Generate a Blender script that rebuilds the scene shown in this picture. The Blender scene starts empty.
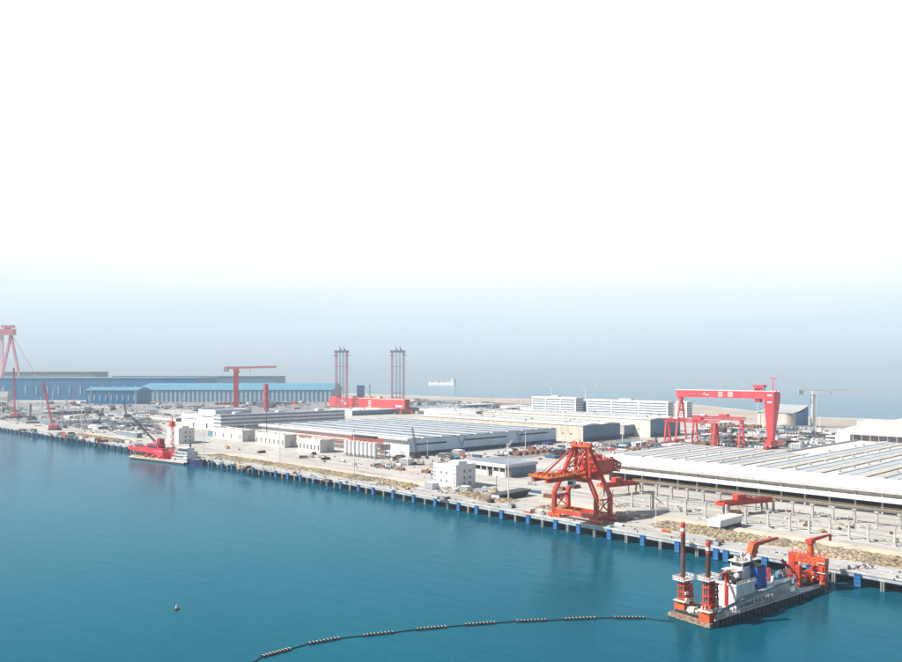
import bpy, bmesh, math, random
from mathutils import Vector, Matrix
R = math.radians
random.seed(7)
sc = bpy.context.scene
C = sc.collection

# ------------------------------------------------------------------ camera
# world axes: x runs along the quay (towards the photographer), y runs inland, z up; sea level is z = 0
CAMZ, FPX, HY, CX = 90.0, 760.0, 374.0, 451.0
YAW = R(46.908)
cam_d = bpy.data.cameras.new('camera'); cam = bpy.data.objects.new('camera', cam_d); C.objects.link(cam)
cam.location = (0, 0, CAMZ); cam.rotation_euler = (R(90), 0, YAW)
cam_d.sensor_width = 36; cam_d.lens = 36 * FPX / 902; cam_d.shift_y = 43 / 902
cam_d.clip_start = 1; cam_d.clip_end = 90000
sc.camera = cam

# ------------------------------------------------------------------ sky, sun, exposure
SUN_EL = R(43)
_a = YAW + R(180 + 12)                       # the sun stands to the camera's left, a little behind it
SUN = Vector((math.cos(_a) * math.cos(SUN_EL), math.sin(_a) * math.cos(SUN_EL), math.sin(SUN_EL)))
w = bpy.data.worlds.new('World'); sc.world = w; w.use_nodes = True
nt = w.node_tree; N = nt.nodes; L = nt.links; N.clear()
wo = N.new('ShaderNodeOutputWorld'); bg = N.new('ShaderNodeBackground'); bg.inputs[1].default_value = 0.05
sky = N.new('ShaderNodeTexSky'); sky.sky_type = 'NISHITA'; sky.sun_disc = False
sky.sun_elevation = SUN_EL; sky.sun_rotation = math.atan2(SUN.x, SUN.y)
sky.air_density = 1.0; sky.dust_density = 1.5; sky.ozone_density = 1.0
tc = N.new('ShaderNodeTexCoord'); sep = N.new('ShaderNodeSeparateXYZ'); L.new(tc.outputs['Generated'], sep.inputs[0])
nz = N.new('ShaderNodeTexNoise'); nz.inputs['Scale'].default_value = 1.6; nz.inputs['Detail'].default_value = 4
mp = N.new('ShaderNodeMapping'); mp.inputs['Scale'].default_value = (1, 1, 16)
L.new(tc.outputs['Generated'], mp.inputs[0]); L.new(mp.outputs[0], nz.inputs[0])
ad = N.new('ShaderNodeMath'); ad.operation = 'MULTIPLY_ADD'; L.new(nz.outputs[0], ad.inputs[0]); ad.inputs[1].default_value = 0.06
L.new(sep.outputs[2], ad.inputs[2])
rp = N.new('ShaderNodeValToRGB'); L.new(ad.outputs[0], rp.inputs[0])        # white veil added to brighten the upper sky
e = rp.color_ramp; e.elements[0].position = 0.03; e.elements[0].color = (0, 0, 0, 1)
e.elements[1].position = 0.75; e.elements[1].color = (0, 0, 0, 1)
for p_, v_ in ((0.075, 0.12), (0.12, 0.42), (0.165, 0.78), (0.215, 1.0), (0.47, 1.0), (0.58, .15)):
    k = e.elements.new(p_); k.color = (v_, v_, v_, 1)
dt = N.new('ShaderNodeVectorMath'); dt.operation = 'DOT_PRODUCT'; L.new(tc.outputs['Generated'], dt.inputs[0])
dt.inputs[1].default_value = (-math.sin(YAW), math.cos(YAW), 0)            # veil limited to the view direction to keep ambient light low
az = N.new('ShaderNodeMapRange'); az.interpolation_type = 'SMOOTHSTEP'; L.new(dt.outputs['Value'], az.inputs[0])
az.inputs[1].default_value = .30; az.inputs[2].default_value = .72; az.inputs[3].default_value = 0; az.inputs[4].default_value = 1
vm = N.new('ShaderNodeMath'); vm.operation = 'MULTIPLY'; L.new(rp.outputs[0], vm.inputs[0]); L.new(az.outputs[0], vm.inputs[1])
mx = N.new('ShaderNodeMix'); mx.data_type = 'RGBA'
L.new(vm.outputs[0], mx.inputs[0])
hz = N.new('ShaderNodeMix'); hz.data_type = 'RGBA'; hzr = N.new('ShaderNodeMapRange'); hzr.interpolation_type = 'SMOOTHSTEP'; L.new(sep.outputs[2], hzr.inputs[0])
hzr.inputs[1].default_value = .10; hzr.inputs[2].default_value = .38; hzr.inputs[3].default_value = .82; hzr.inputs[4].default_value = 0; L.new(hzr.outputs[0], hz.inputs[0])   # low sky: pale sea haze over the clear sky
L.new(sky.outputs[0], hz.inputs[6]); hz.inputs[7].default_value = (8.3, 10.6, 12.2, 1)
L.new(hz.outputs[2], mx.inputs[6]); mx.inputs[7].default_value = (13.2, 13.35, 13.4, 1)
L.new(mx.outputs[2], bg.inputs[0]); L.new(bg.outputs[0], wo.inputs[0])
sd = bpy.data.lights.new('sun', 'SUN'); sd.energy = 4.9; sd.angle = R(0.5); sd.color = (1.0, 0.93, 0.84)
so = bpy.data.objects.new('sun', sd); C.objects.link(so)
so.rotation_euler = (-SUN).to_track_quat('-Z', 'Y').to_euler(); so.location = (0, 0, 400)
sc.view_settings.view_transform = 'Standard'; sc.view_settings.look = 'None'
sc.view_settings.exposure = 0.86; sc.view_settings.gamma = 1; sc.view_settings.use_curve_mapping = False
sc.render.engine = 'CYCLES'
sc.cycles.use_denoising = True
sc.cycles.max_bounces = 5; sc.cycles.diffuse_bounces = 2; sc.cycles.glossy_bounces = 3; sc.cycles.transmission_bounces = 2
sc.cycles.volume_bounces = 0

# ------------------------------------------------------------------ places
def at(x, y, z=6.5):
    """point of the world at height z that the photograph shows at pixel x, y (902 x 662)"""
    Y = FPX * (CAMZ - z) / (y - HY); X = (x - CX) / FPX * Y
    c, s = math.cos(YAW), math.sin(YAW)
    return Vector((X * c - Y * s, X * s + Y * c, z))
def depth(p):
    return -p[0] * math.sin(YAW) + p[1] * math.cos(YAW)
def xpix(p):
    c, s = math.cos(YAW), math.sin(YAW)
    return CX + FPX * (p[0] * c + p[1] * s) / depth(p)
def hgt(p, ytop):
    """height above sea of something over p whose top is at photo row ytop"""
    return CAMZ - (ytop - HY) * depth(p) / FPX
def run(p, d, xp):
    """how far to go from p along d until photo column xp"""
    c, s = math.cos(YAW), math.sin(YAW)
    k = (xp - CX) / FPX
    px, py = p[0] * c + p[1] * s, depth(p)
    dx, dy = d[0] * c + d[1] * s, -d[0] * s + d[1] * c
    return (k * py - px) / (dx - k * dy)
G = 6.5                                                       # level of the land

# ------------------------------------------------------------------ materials
def mat(name, col, rough=0.6, metal=0.0, var=0.12, scale=0.15, streak=False, bump=0.0, col2=None, spec=0.5, lo=0.38, hi=0.62):
    m = bpy.data.materials.get(name)
    if m: return m
    m = bpy.data.materials.new(name); m.use_nodes = True
    n = m.node_tree.nodes; l = m.node_tree.links; b = n['Principled BSDF']
    b.inputs['Roughness'].default_value = rough; b.inputs['Metallic'].default_value = metal
    b.inputs['Specular IOR Level'].default_value = spec
    t = n.new('ShaderNodeTexCoord'); mpp = n.new('ShaderNodeMapping')
    mpp.inputs['Scale'].default_value = (scale, scale, scale * (0.25 if streak else 1))
    l.new(t.outputs['Object'], mpp.inputs[0])
    z = n.new('ShaderNodeTexNoise'); z.inputs['Scale'].default_value = 1; z.inputs['Detail'].default_value = 5
    l.new(mpp.outputs[0], z.inputs[0])
    r = n.new('ShaderNodeValToRGB'); l.new(z.outputs[0], r.inputs[0])
    c2 = col2 or tuple(min(1, c * (1 + var)) for c in col)
    c1 = col if col2 else tuple(c * (1 - var) for c in col)
    r.color_ramp.elements[0].position = lo; r.color_ramp.elements[0].color = (*c1, 1)
    r.color_ramp.elements[1].position = hi; r.color_ramp.elements[1].color = (*c2, 1)
    l.new(r.outputs[0], b.inputs['Base Color'])
    if bump:
        bp = n.new('ShaderNodeBump'); bp.inputs['Strength'].default_value = bump; bp.inputs['Distance'].default_value = 0.5
        l.new(z.outputs[0], bp.inputs['Height']); l.new(bp.outputs[0], b.inputs['Normal'])
    return m
WHITE = mat('white_paint', (.62, .62, .62), .5, var=.07, scale=.25, streak=True)
WHITE2 = mat('weathered_white', (.50, .50, .49), .6, var=.14, scale=.3, streak=True)
CREAM = mat('cream_render', (.54, .52, .47), .8, var=.10, scale=.2, streak=True)
BEIGE = mat('beige_wall', (.47, .43, .37), .8, var=.12, scale=.2, streak=True)
CONC = mat('concrete', (.32, .32, .30), .85, var=.18, scale=.35, bump=.2)
SHIPW = mat('stained_ship_white', (.56, .56, .55), .5, scale=.5, streak=True, col2=(.36, .29, .23), lo=.52, hi=.80)
DULLY = mat('dull_yellow_rail', (.30, .23, .11), .6)
TIDAL = mat('tidal_concrete', (.12, .13, .11), .85, scale=.5, streak=True, col2=(.28, .29, .27), lo=.3, hi=.6)
CONC2 = mat('pale_concrete', (.42, .41, .39), .85, var=.15, scale=.2, bump=.2)
GREYM = mat('grey_metal', (.30, .33, .36), .45, .3, var=.12, scale=.4)
DARK = mat('dark_metal', (.035, .04, .05), .5, .2, var=.3, scale=.5)
PALEGLASS = mat('pale_glass', (.13, .19, .25), .25, var=.3, scale=.1)
GLASS = mat('window_glass', (.02, .035, .05), .12, var=.3, scale=.6)
RED = mat('red_paint', (.34, .018, .011), .45, scale=.35, streak=True, col2=(.56, .062, .020), lo=.3, hi=.7)
RED2 = mat('rose_red_paint', (.48, .035, .05), .45, scale=.15, streak=True, col2=(.64, .06, .075))
ORANGE = mat('orange_paint', (.38, .042, .012), .45, scale=.6, col2=(.60, .115, .022), lo=.3, hi=.7)
YELLOW = mat('yellow_paint', (.62, .38, .05), .5, var=.2, scale=.5)
FENDER = mat('fender_blue', (.010, .11, .27), .5, var=.2, scale=.5, streak=True)
BLUE = mat('blue_paint', (.012, .07, .30), .45, var=.25, scale=.5, streak=True)
NAVY = mat('navy_paint', (.008, .02, .11), .45, var=.25, scale=.5)
TEAL = mat('teal_paint', (.02, .22, .26), .5, var=.2, scale=.3)
RUST = mat('rusty_steel', (.10, .04, .03), .8, var=.4, scale=.8, streak=True, bump=.3)
HULL = mat('black_hull', (.012, .014, .018), .5, var=.3, scale=.4)
BLUEWALL = mat('blue_cladding', (.008, .15, .34), .5, var=.10, scale=.05, streak=True)
BLUEROOF = mat('cyan_roof_sheet', (.07, .25, .36), .5, var=.08, scale=.04)
PALEBLUE = mat('pale_blue_cladding_shade', (.45, .58, .69), .5, var=.08, scale=.05, streak=True)  # carries the bluish shade of the warehouse side wall; pilasters are plain
SHADE = mat('grey_blue_cladding_shade', (.09, .20, .31), .5, var=.07, scale=.08, streak=True)  # shaded end walls get their shade from this blue; also plain dark cladding
ROOFG = mat('grey_roof_sheet', (.20, .25, .31), .45, .1, var=.15, scale=.06)
ROOFW = mat('white_roof_sheet', (.53, .53, .52), .5, scale=.09, col2=(.43, .42, .40), lo=.45, hi=.72)
ROOFC = mat('cream_roof_sheet', (.42, .41, .375), .55, var=.10, scale=.05)
PANEL = mat('glazed_roof_panel', (.14, .20, .26), .5, .2, var=.3, scale=.09)

# ------------------------------------------------------------------ mesh building
class Bits:
    """loose fittings: every box becomes a part of its own"""
    def __init__(s): s.b = []
    def cbox(s, *a): s.b.append(a); return s
    def build(s, name, m, parent):
        for a in s.b: MB().cbox(*a).build(name, m, parent)
class MB:
    def __init__(s): s.v = []; s.f = []; s.m = []
    def face(s, pts, m=0):
        i = len(s.v); s.v += [tuple(p) for p in pts]; s.f.append(tuple(range(i, i + len(pts)))); s.m.append(m)
    def hexa(s, p, m=0):
        i = len(s.v); s.v += [tuple(q) for q in p]
        for a in ((0, 3, 2, 1), (4, 5, 6, 7), (0, 1, 5, 4), (1, 2, 6, 5), (2, 3, 7, 6), (3, 0, 4, 7)):
            s.f.append(tuple(i + k for k in a)); s.m.append(m)
        return s
    def box(s, x0, x1, y0, y1, z0, z1, m=0):
        return s.hexa([(x0, y0, z0), (x1, y0, z0), (x1, y1, z0), (x0, y1, z0), (x0, y0, z1), (x1, y0, z1), (x1, y1, z1), (x0, y1, z1)], m)
    def cbox(s, cx, cy, z0, dx, dy, dz, m=0, rz=0):
        c, n = math.cos(rz), math.sin(rz)
        b = [(-dx / 2, -dy / 2), (dx / 2, -dy / 2), (dx / 2, dy / 2), (-dx / 2, dy / 2)]
        b = [(cx + x * c - y * n, cy + x * n + y * c) for x, y in b]
        return s.hexa([(x, y, z0) for x, y in b] + [(x, y, z0 + dz) for x, y in b], m)
    def bar(s, p, q, w, h=None, m=0, w2=None, h2=None):
        p, q = Vector(p), Vector(q); d = (q - p)
        if d.length < 1e-6: return s
        d.normalize(); h = h or w; w2 = w2 or w; h2 = h2 or h
        up = Vector((0, 0, 1)) if abs(d.z) < .95 else Vector((1, 0, 0))
        a = d.cross(up).normalized(); b = a.cross(d).normalized()
        def ring(c, w, h): return [c - a * w / 2 - b * h / 2, c + a * w / 2 - b * h / 2, c + a * w / 2 + b * h / 2, c - a * w / 2 + b * h / 2]
        return s.hexa(ring(p, w, h) + ring(q, w2, h2), m)
    def tube(s, p, q, r, n=8, m=0, r2=None):
        p, q = Vector(p), Vector(q); d = q - p
        if d.length < 1e-6: return s
        d.normalize(); r2 = r if r2 is None else r2
        up = Vector((0, 0, 1)) if abs(d.z) < .95 else Vector((1, 0, 0))
        a = d.cross(up).normalized(); b = a.cross(d)
        i = len(s.v)
        for c, rr in ((p, r), (q, r2)):
            for k in range(n):
                t = 2 * math.pi * k / n; s.v.append(tuple(c + a * rr * math.cos(t) + b * rr * math.sin(t)))
        for k in range(n):
            k2 = (k + 1) % n; s.f.append((i + k, i + k2, i + n + k2, i + n + k)); s.m.append(m)
        s.f.append(tuple(i + k for k in reversed(range(n)))); s.m.append(m)
        s.f.append(tuple(i + n + k for k in range(n))); s.m.append(m)
        return s
    def prism(s, poly, z0, z1, m=0, mtop=None):
        n = len(poly); i = len(s.v)
        s.v += [(x, y, z0) for x, y in poly] + [(x, y, z1) for x, y in poly]
        for k in range(n):
            k2 = (k + 1) % n; s.f.append((i + k, i + k2, i + n + k2, i + n + k)); s.m.append(m)
        s.f.append(tuple(i + k for k in reversed(range(n)))); s.m.append(m)
        s.f.append(tuple(i + n + k for k in range(n))); s.m.append(m if mtop is None else mtop)
        return s
    def profx(s, prof, x0, x1, m=0):       # closed (y, z) outline run along x
        n = len(prof); i = len(s.v)
        s.v += [(x0, y, z) for y, z in prof] + [(x1, y, z) for y, z in prof]
        for k in range(n):
            k2 = (k + 1) % n; s.f.append((i + k, i + k2, i + n + k2, i + n + k)); s.m.append(m)
        s.f.append(tuple(i + k for k in reversed(range(n)))); s.m.append(m)
        s.f.append(tuple(i + n + k for k in range(n))); s.m.append(m)
        return s
    def profy(s, prof, y0, y1, m=0):       # closed (x, z) outline run along y
        n = len(prof); i = len(s.v)
        s.v += [(x, y0, z) for x, z in prof] + [(x, y1, z) for x, z in prof]
        for k in range(n):
            k2 = (k + 1) % n; s.f.append((i + k, i + k2, i + n + k2, i + n + k)); s.m.append(m)
        s.f.append(tuple(i + k for k in reversed(range(n)))); s.m.append(m)
        s.f.append(tuple(i + n + k for k in range(n))); s.m.append(m)
        return s
    def lattice(s, p, q, w, n, r, h=None, m=0, w2=None):
        """four chords with zigzag bracing"""
        p, q = Vector(p), Vector(q); d = (q - p).normalized(); h = h or w; w2 = w2 or w
        up = Vector((0, 0, 1)) if abs(d.z) < .95 else Vector((1, 0, 0))
        a = d.cross(up).normalized(); b = a.cross(d).normalized()
        def c(t, i):
            k = w + (w2 - w) * t; kh = k * h / w
            sx, sy = ((-1, -1), (1, -1), (1, 1), (-1, 1))[i % 4]
            return p.lerp(q, t) + a * sx * k / 2 + b * sy * kh / 2
        for i in range(4): s.bar(c(0, i), c(1, i), r, m=m)
        for j in range(n):
            t0, t1 = j / n, (j + 1) / n
            for i in range(4):
                if (i + j) % 2: s.bar(c(t0, i), c(t1, i + 1), r * .65, m=m)
                else: s.bar(c(t0, i + 1), c(t1, i), r * .65, m=m)
                s.bar(c(t1, i), c(t1, i + 1), r * .65, m=m)
        return s
    def rail(s, pts, h=1.1, r=.08, step=2.5, m=0):
        for a, b in zip(pts[:-1], pts[1:]):
            a, b = Vector(a), Vector(b); n = max(1, int((b - a).length / step))
            for k in range(n + 1):
                c = a.lerp(b, k / n); s.bar(c, c + Vector((0, 0, h)), r, m=m)
            for z in (h, h * .55): s.bar(a + Vector((0, 0, z)), b + Vector((0, 0, z)), r, m=m)
        return s
    def sphere(s, c, r, m=0, nu=10, nv=6, sz=1.0):
        i = len(s.v)
        for j in range(nv + 1):
            ph = math.pi * j / nv
            for k in range(nu):
                t = 2 * math.pi * k / nu
                s.v.append((c[0] + r * math.sin(ph) * math.cos(t), c[1] + r * math.sin(ph) * math.sin(t), c[2] + r * sz * math.cos(ph)))
        for j in range(nv):
            for k in range(nu):
                k2 = (k + 1) % nu
                s.f.append((i + j * nu + k, i + (j + 1) * nu + k, i + (j + 1) * nu + k2, i + j * nu + k2)); s.m.append(m)
        return s
    def build(s, name, mats, parent=None, loc=None, rz=None):
        me = bpy.data.meshes.new(name); me.from_pydata(s.v, [], s.f)
        mats = mats if isinstance(mats, (list, tuple)) else [mats]
        for x in mats: me.materials.append(x)
        me.polygons.foreach_set('material_index', s.m)
        bm = bmesh.new(); bm.from_mesh(me); bmesh.ops.recalc_face_normals(bm, faces=bm.faces); bm.to_mesh(me); bm.free()
        me.update()
        o = bpy.data.objects.new(name, me); C.objects.link(o)
        if parent is not None: o.parent = parent
        if loc is not None: o.location = loc
        if rz is not None: o.rotation_euler = (0, 0, rz)
        return o
def tag(o, label=None, cat=None, group=None, kind=None):
    if label: o['label'] = label
    if cat: o['category'] = cat
    if group: o['group'] = group
    if kind: o['kind'] = kind
    return o
def thing(name, label, cat, loc, rz=0, group=None):
    o = bpy.data.objects.new(name, None); C.objects.link(o); o.empty_display_size = .5
    o.location = loc; o.rotation_euler = (0, 0, rz)
    return tag(o, label, cat, group)
KIDS = {}
def kids(o):
    return [c for c in bpy.data.objects if c.parent == o]
def dup(o, loc=None, rz=None, label=None, group=None, kidcache={}):
    """a copy of a thing with copies of its parts and their parts"""
    if o.name not in kidcache:
        kidcache[o.name] = [(c, kids(c)) for c in kids(o)]
    r = o.copy(); C.objects.link(r)
    if loc is not None: r.location = loc
    if rz is not None: r.rotation_euler = (0, 0, rz)
    if label: r['label'] = label
    if group: r['group'] = group
    for c, gs in kidcache[o.name]:
        k = c.copy(); C.objects.link(k); k.parent = r
        for g in gs:
            h = g.copy(); C.objects.link(h); h.parent = k
    return r
# ------------------------------------------------------------------ sea
LM = []                                        # landmarks that labels may name: photo column, row, phrase
def near(p, far=1e9):
    if not LM:
        for x, y, ph in ((456, 489, 'the white blockhouse'), (178, 444, 'the red crane barge'), (230, 441, 'the four window depot'), (270, 448, 'the seven window depot'), (310, 453, 'the six window depot'),
                         (360, 457, 'the silos'), (410, 456, 'the crawler crane'), (485, 478, 'the canopy building'), (575, 516, 'the big quay crane'), (718, 528, 'the pale block'), (765, 510, 'the red bridge crane'),
                         (860, 540, 'the rightmost posts'), (770, 449, 'the tallest gantry crane'), (715, 447, 'the orange stair tower'), (680, 446, 'the pendulum leg'), (790, 429, 'the curved hall'), (813, 427, 'the white tower crane'),
                         (834, 446, 'the white porch'), (620, 446, 'the teal container'), (583, 442, 'the long beige shed'), (540, 450, 'the striped warehouse corner'), (503, 455, 'the white mobile crane'), (405, 411, 'the red hull'),
                         (460, 404, 'the beach'), (510, 408, 'the office wings'), (236, 411, 'the flat top tower crane'), (266, 410, 'the bare crane mast'), (320, 405, 'the cyan hall corner'), (158, 405, 'the panelled wall'), (120, 406, 'the saw edged shed'),
                         (55, 430, 'the red crawler crane'), (16, 418, 'the red upright crane'), (41, 425, 'the first lamp mast'), (81, 432, 'the second lamp mast'), (135, 410, 'the yard lamp mast'), (60, 405, 'the dark blue hall'), (195, 420, 'the plain white tower'),
                         (100, 415, 'the middle of the left yard'), (128, 418, 'the dark yard crane'), (650, 512, 'the braced post'), (330, 478, 'the rubble bank end'), (640, 535, 'the bank behind the dredger'), (800, 550, 'the dredger gantry')):
            LM.append((at(x, y), ph))
    q = min(LM, key=lambda l: (l[0].x - p.x) ** 2 + (l[0].y - p.y) ** 2)
    return ' near ' + q[1] if (Vector((q[0].x, q[0].y)) - Vector((p.x, p.y))).length < far else ''
def sea():
    m = bpy.data.materials.new('sea_water'); m.use_nodes = True
    n = m.node_tree.nodes; l = m.node_tree.links; b = n['Principled BSDF']
    b.inputs['Roughness'].default_value = .10; b.inputs['IOR'].default_value = 1.333
    b.inputs['Specular IOR Level'].default_value = .5
    g = n.new('ShaderNodeNewGeometry')
    def noise(sx, sy, det, rot=0.0, dist=0.0):
        mp = n.new('ShaderNodeMapping'); mp.inputs['Scale'].default_value = (sx, sy, 1); mp.inputs['Rotation'].default_value = (0, 0, rot)
        l.new(g.outputs['Position'], mp.inputs[0])
        z = n.new('ShaderNodeTexNoise'); z.inputs['Scale'].default_value = 1; z.inputs['Detail'].default_value = det; z.inputs['Distortion'].default_value = dist
        l.new(mp.outputs[0], z.inputs[0]); return z.outputs[0]
    big = noise(.0035, .009, 4, R(25), .6)
    r = n.new('ShaderNodeValToRGB'); l.new(big, r.inputs[0])
    r.color_ramp.elements[0].position = .35; r.color_ramp.elements[0].color = (.0003, .060, .098, 1)
    r.color_ramp.elements[1].position = .68; r.color_ramp.elements[1].color = (.0005, .082, .125, 1)
    a = noise(.55, .9, 4, R(30)); c = noise(.07, .14, 3, R(50))
    m1 = n.new('ShaderNodeMath'); m1.operation = 'MULTIPLY_ADD'; l.new(a, m1.inputs[0]); m1.inputs[1].default_value = .35; l.new(c, m1.inputs[2])
    bp = n.new('ShaderNodeBump'); bp.inputs['Strength'].default_value = 1.0; bp.inputs['Distance'].default_value = .30
    l.new(m1.outputs[0], bp.inputs['Height'])
    n.remove(b); df = n.new('ShaderNodeBsdfDiffuse'); gl = n.new('ShaderNodeBsdfGlossy'); fr = n.new('ShaderNodeFresnel'); fr.inputs[0].default_value = 1.22
    ms = n.new('ShaderNodeMixShader'); l.new(r.outputs[0], df.inputs[0]); tm = n.new('ShaderNodeMix'); tm.data_type = 'RGBA'; tm.inputs[6].default_value = (.16, .55, .78, 1); tm.inputs[7].default_value = (.95, .97, 1, 1)
    l.new(bp.outputs[0], gl.inputs['Normal']); l.new(bp.outputs[0], fr.inputs['Normal']); l.new(fr.outputs[0], ms.inputs[0]); l.new(fr.outputs[0], tm.inputs[0]); l.new(tm.outputs[2], gl.inputs[0])
    l.new(df.outputs[0], ms.inputs[1]); l.new(gl.outputs[0], ms.inputs[2]); l.new(ms.outputs[0], n['Material Output'].inputs[0])
    rr = n.new('ShaderNodeMapRange'); l.new(big, rr.inputs[0]); rr.inputs[1].default_value = .3; rr.inputs[2].default_value = .7
    rr.inputs[3].default_value = .06; rr.inputs[4].default_value = .14; l.new(rr.outputs[0], gl.inputs['Roughness'])
    mb = MB(); S = 26000
    mb.face([(-S, -S, 0), (S, -S, 0), (S, S, 0), (-S, S, 0)])
    tag(mb.build('sea', m), kind='structure')
sea()

# ------------------------------------------------------------------ land and quay
def quay_line():
    pts = [at(x, y) for x, y in ((330, 478.6), (220, 461), (120, 444.6), (9.5, 428))]
    p0 = Vector((60, 345, G)); 
    pts = [p0] + pts
    d = (pts[-1] - pts[-2]).normalized(); pts.append(pts[-1] + d * 700)
    return pts
QL = quay_line()
def along(s):
    """point and heading at distance s along the quay edge, counted from its near end"""
    for a, b in zip(QL[:-1], QL[1:]):
        l = (b - a).length
        if s <= l: return a + (b - a) * (s / l), (b - a).normalized()
        s -= l
    return QL[-1], (QL[-1] - QL[-2]).normalized()
QLEN = sum((b - a).length for a, b in zip(QL[:-1], QL[1:]))
def inl(d):                                   # unit vector pointing inland
    return Vector((d.y, -d.x, 0)) if d.x < 0 else Vector((-d.y, d.x, 0))
def offset(dist):
    out = []
    for i, p in enumerate(QL):
        d = (QL[min(i + 1, len(QL) - 1)] - QL[max(i - 1, 0)]).normalized()
        out.append(p + inl(d) * dist)
    return out

def ground_mat(name, c1, c2, c3, s1, s2, joints=0):
    m = bpy.data.materials.new(name); m.use_nodes = True
    n = m.node_tree.nodes; l = m.node_tree.links; b = n['Principled BSDF']; b.inputs['Roughness'].default_value = .9
    g = n.new('ShaderNodeNewGeometry')
    def noise(s, det, rot=0, sy=None):
        mp = n.new('ShaderNodeMapping'); mp.inputs['Scale'].default_value = (s, sy or s, s); mp.inputs['Rotation'].default_value = (0, 0, rot)
        l.new(g.outputs['Position'], mp.inputs[0])
        z = n.new('ShaderNodeTexNoise'); z.inputs['Scale'].default_value = 1; z.inputs['Detail'].default_value = det
        l.new(mp.outputs[0], z.inputs[0]); return z.outputs[0]
    r = n.new('ShaderNodeValToRGB'); l.new(noise(s1, 6), r.inputs[0])
    r.color_ramp.elements[0].position = .36; r.color_ramp.elements[0].color = (*c1, 1)
    r.color_ramp.elements[1].position = .64; r.color_ramp.elements[1].color = (*c2, 1)
    k = n.new('ShaderNodeValToRGB'); l.new(noise(s2 * .35, 8, 0, s2 * 4), k.inputs[0])
    k.color_ramp.elements[0].position = .52; k.color_ramp.elements[0].color = (0, 0, 0, 1)
    k.color_ramp.elements[1].position = .66; k.color_ramp.elements[1].color = (1, 1, 1, 1)
    x = n.new('ShaderNodeMix'); x.data_type = 'RGBA'; l.new(k.outputs[0], x.inputs[0]); l.new(r.outputs[0], x.inputs[6]); x.inputs[7].default_value = (*c3, 1)
    out = x.outputs[2]
    if joints:
        br = n.new('ShaderNodeTexBrick'); br.inputs['Scale'].default_value = 1; br.inputs['Brick Width'].default_value = joints; br.inputs['Row Height'].default_value = joints * .8
        br.inputs['Mortar Size'].default_value = .14; br.offset = 0; br.inputs['Color1'].default_value = (1, 1, 1, 1); br.inputs['Color2'].default_value = (.86, .86, .85, 1); br.inputs['Mortar'].default_value = (.42, .40, .37, 1)
        l.new(g.outputs['Position'], br.inputs['Vector'])
        y = n.new('ShaderNodeMix'); y.data_type = 'RGBA'; y.blend_type = 'MULTIPLY'; y.inputs[0].default_value = .8
        l.new(out, y.inputs[6]); l.new(br.outputs[0], y.inputs[7]); out = y.outputs[2]
    st = n.new('ShaderNodeValToRGB'); l.new(noise(.11, 7, 0, .35), st.inputs[0])          # oil stains and tyre scuffs
    st.color_ramp.elements[0].position = .60; st.color_ramp.elements[0].color = (1, 1, 1, 1); st.color_ramp.elements[1].position = .74; st.color_ramp.elements[1].color = (.50, .49, .48, 1)
    y = n.new('ShaderNodeMix'); y.data_type = 'RGBA'; y.blend_type = 'MULTIPLY'; y.inputs[0].default_value = 1
    l.new(out, y.inputs[6]); l.new(st.outputs[0], y.inputs[7])
    l.new(y.outputs[2], b.inputs['Base Color'])
    return m
LAND = ground_mat('dusty_yard_ground', (0.37, 0.35, 0.32), (0.45, 0.44, 0.42), (0.26, 0.26, 0.26), .012, .03)
ASPH = ground_mat('worn_asphalt', (0.16, 0.16, 0.16), (0.22, 0.22, 0.22), (0.26, 0.24, 0.23), .05, .08)
SLAB = ground_mat('bright_slab_concrete', (0.41, 0.40, 0.38), (0.50, 0.49, 0.47), (0.31, 0.31, 0.30), .05, .09, 9)
SAND = ground_mat('pink_sand', (.33, .28, .25), (.42, .37, .33), (.24, .22, .21), .01, .05)
APRON = ground_mat('quay_concrete', (0.36, 0.36, 0.35), (0.46, 0.46, 0.45), (0.25, 0.25, 0.25), .09, .16, 6)
DGRND = ground_mat('dark_stained_ground', (0.16, 0.18, 0.21), (0.30, 0.30, 0.30), (0.09, 0.12, 0.14), .02, .05)

def land():
    inner = offset(15)
    far = [at(x, y, 5) for x, y in ((902, 420.5), (810, 417.5), (700, 405.5), (600, 400), (480, 398.3), (400, 395.3), (330, 393), (200, 389), (0, 388), (-150, 388))]
    poly = [(p.x, p.y) for p in inner]
    a = [(far[0].x + 900, far[0].y - 40)] + [(p.x, p.y) for p in far]
    poly = [(60 + 500, 360)] + poly + [(a[-1][0] - 800, a[-1][1] - 400)] + list(reversed(a)) 
    mb = MB(); mb.prism(poly, -4, G)
    tag(mb.build('ground', LAND), kind='structure')
land()
def strip(name, material, d0, d1, z0, z1, s0=None, s1=None):
    A, B = offset(d0), offset(d1); mb = MB()
    for i in range(len(A) - 1):
        mb.hexa([(A[i].x, A[i].y, z0), (B[i].x, B[i].y, z0), (B[i + 1].x, B[i + 1].y, z0), (A[i + 1].x, A[i + 1].y, z0),
                 (A[i].x, A[i].y, z1), (B[i].x, B[i].y, z1), (B[i + 1].x, B[i + 1].y, z1), (A[i + 1].x, A[i + 1].y, z1)])
    return tag(mb.build(name, material), kind='structure')
strip('quay_deck', APRON, 0, 15.002, 5.0, G + .01)
strip('quay_edge_beam', mat('bluish_shaded_concrete', (.28, .33, .37), .8, var=.15, scale=.3), -.12, -.003, 4.2, 5.5)  # bluish tone paints in the shade on the beam below the kerb
strip('quay_kerb', CONC2, -.45, -.003, 5.72, G + .16)
strip('apron', SLAB, 15.0, 17.5, G - .5, G + .02)
strip('crane_rail', GREYM, 2.6, 2.9, G - .3, G + .10)
strip('crane_rail', GREYM, 13.2, 13.5, G - .3, G + .10)
strip('seawall', CONC, 14.0, 14.99, -3, 4.99)

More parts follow.
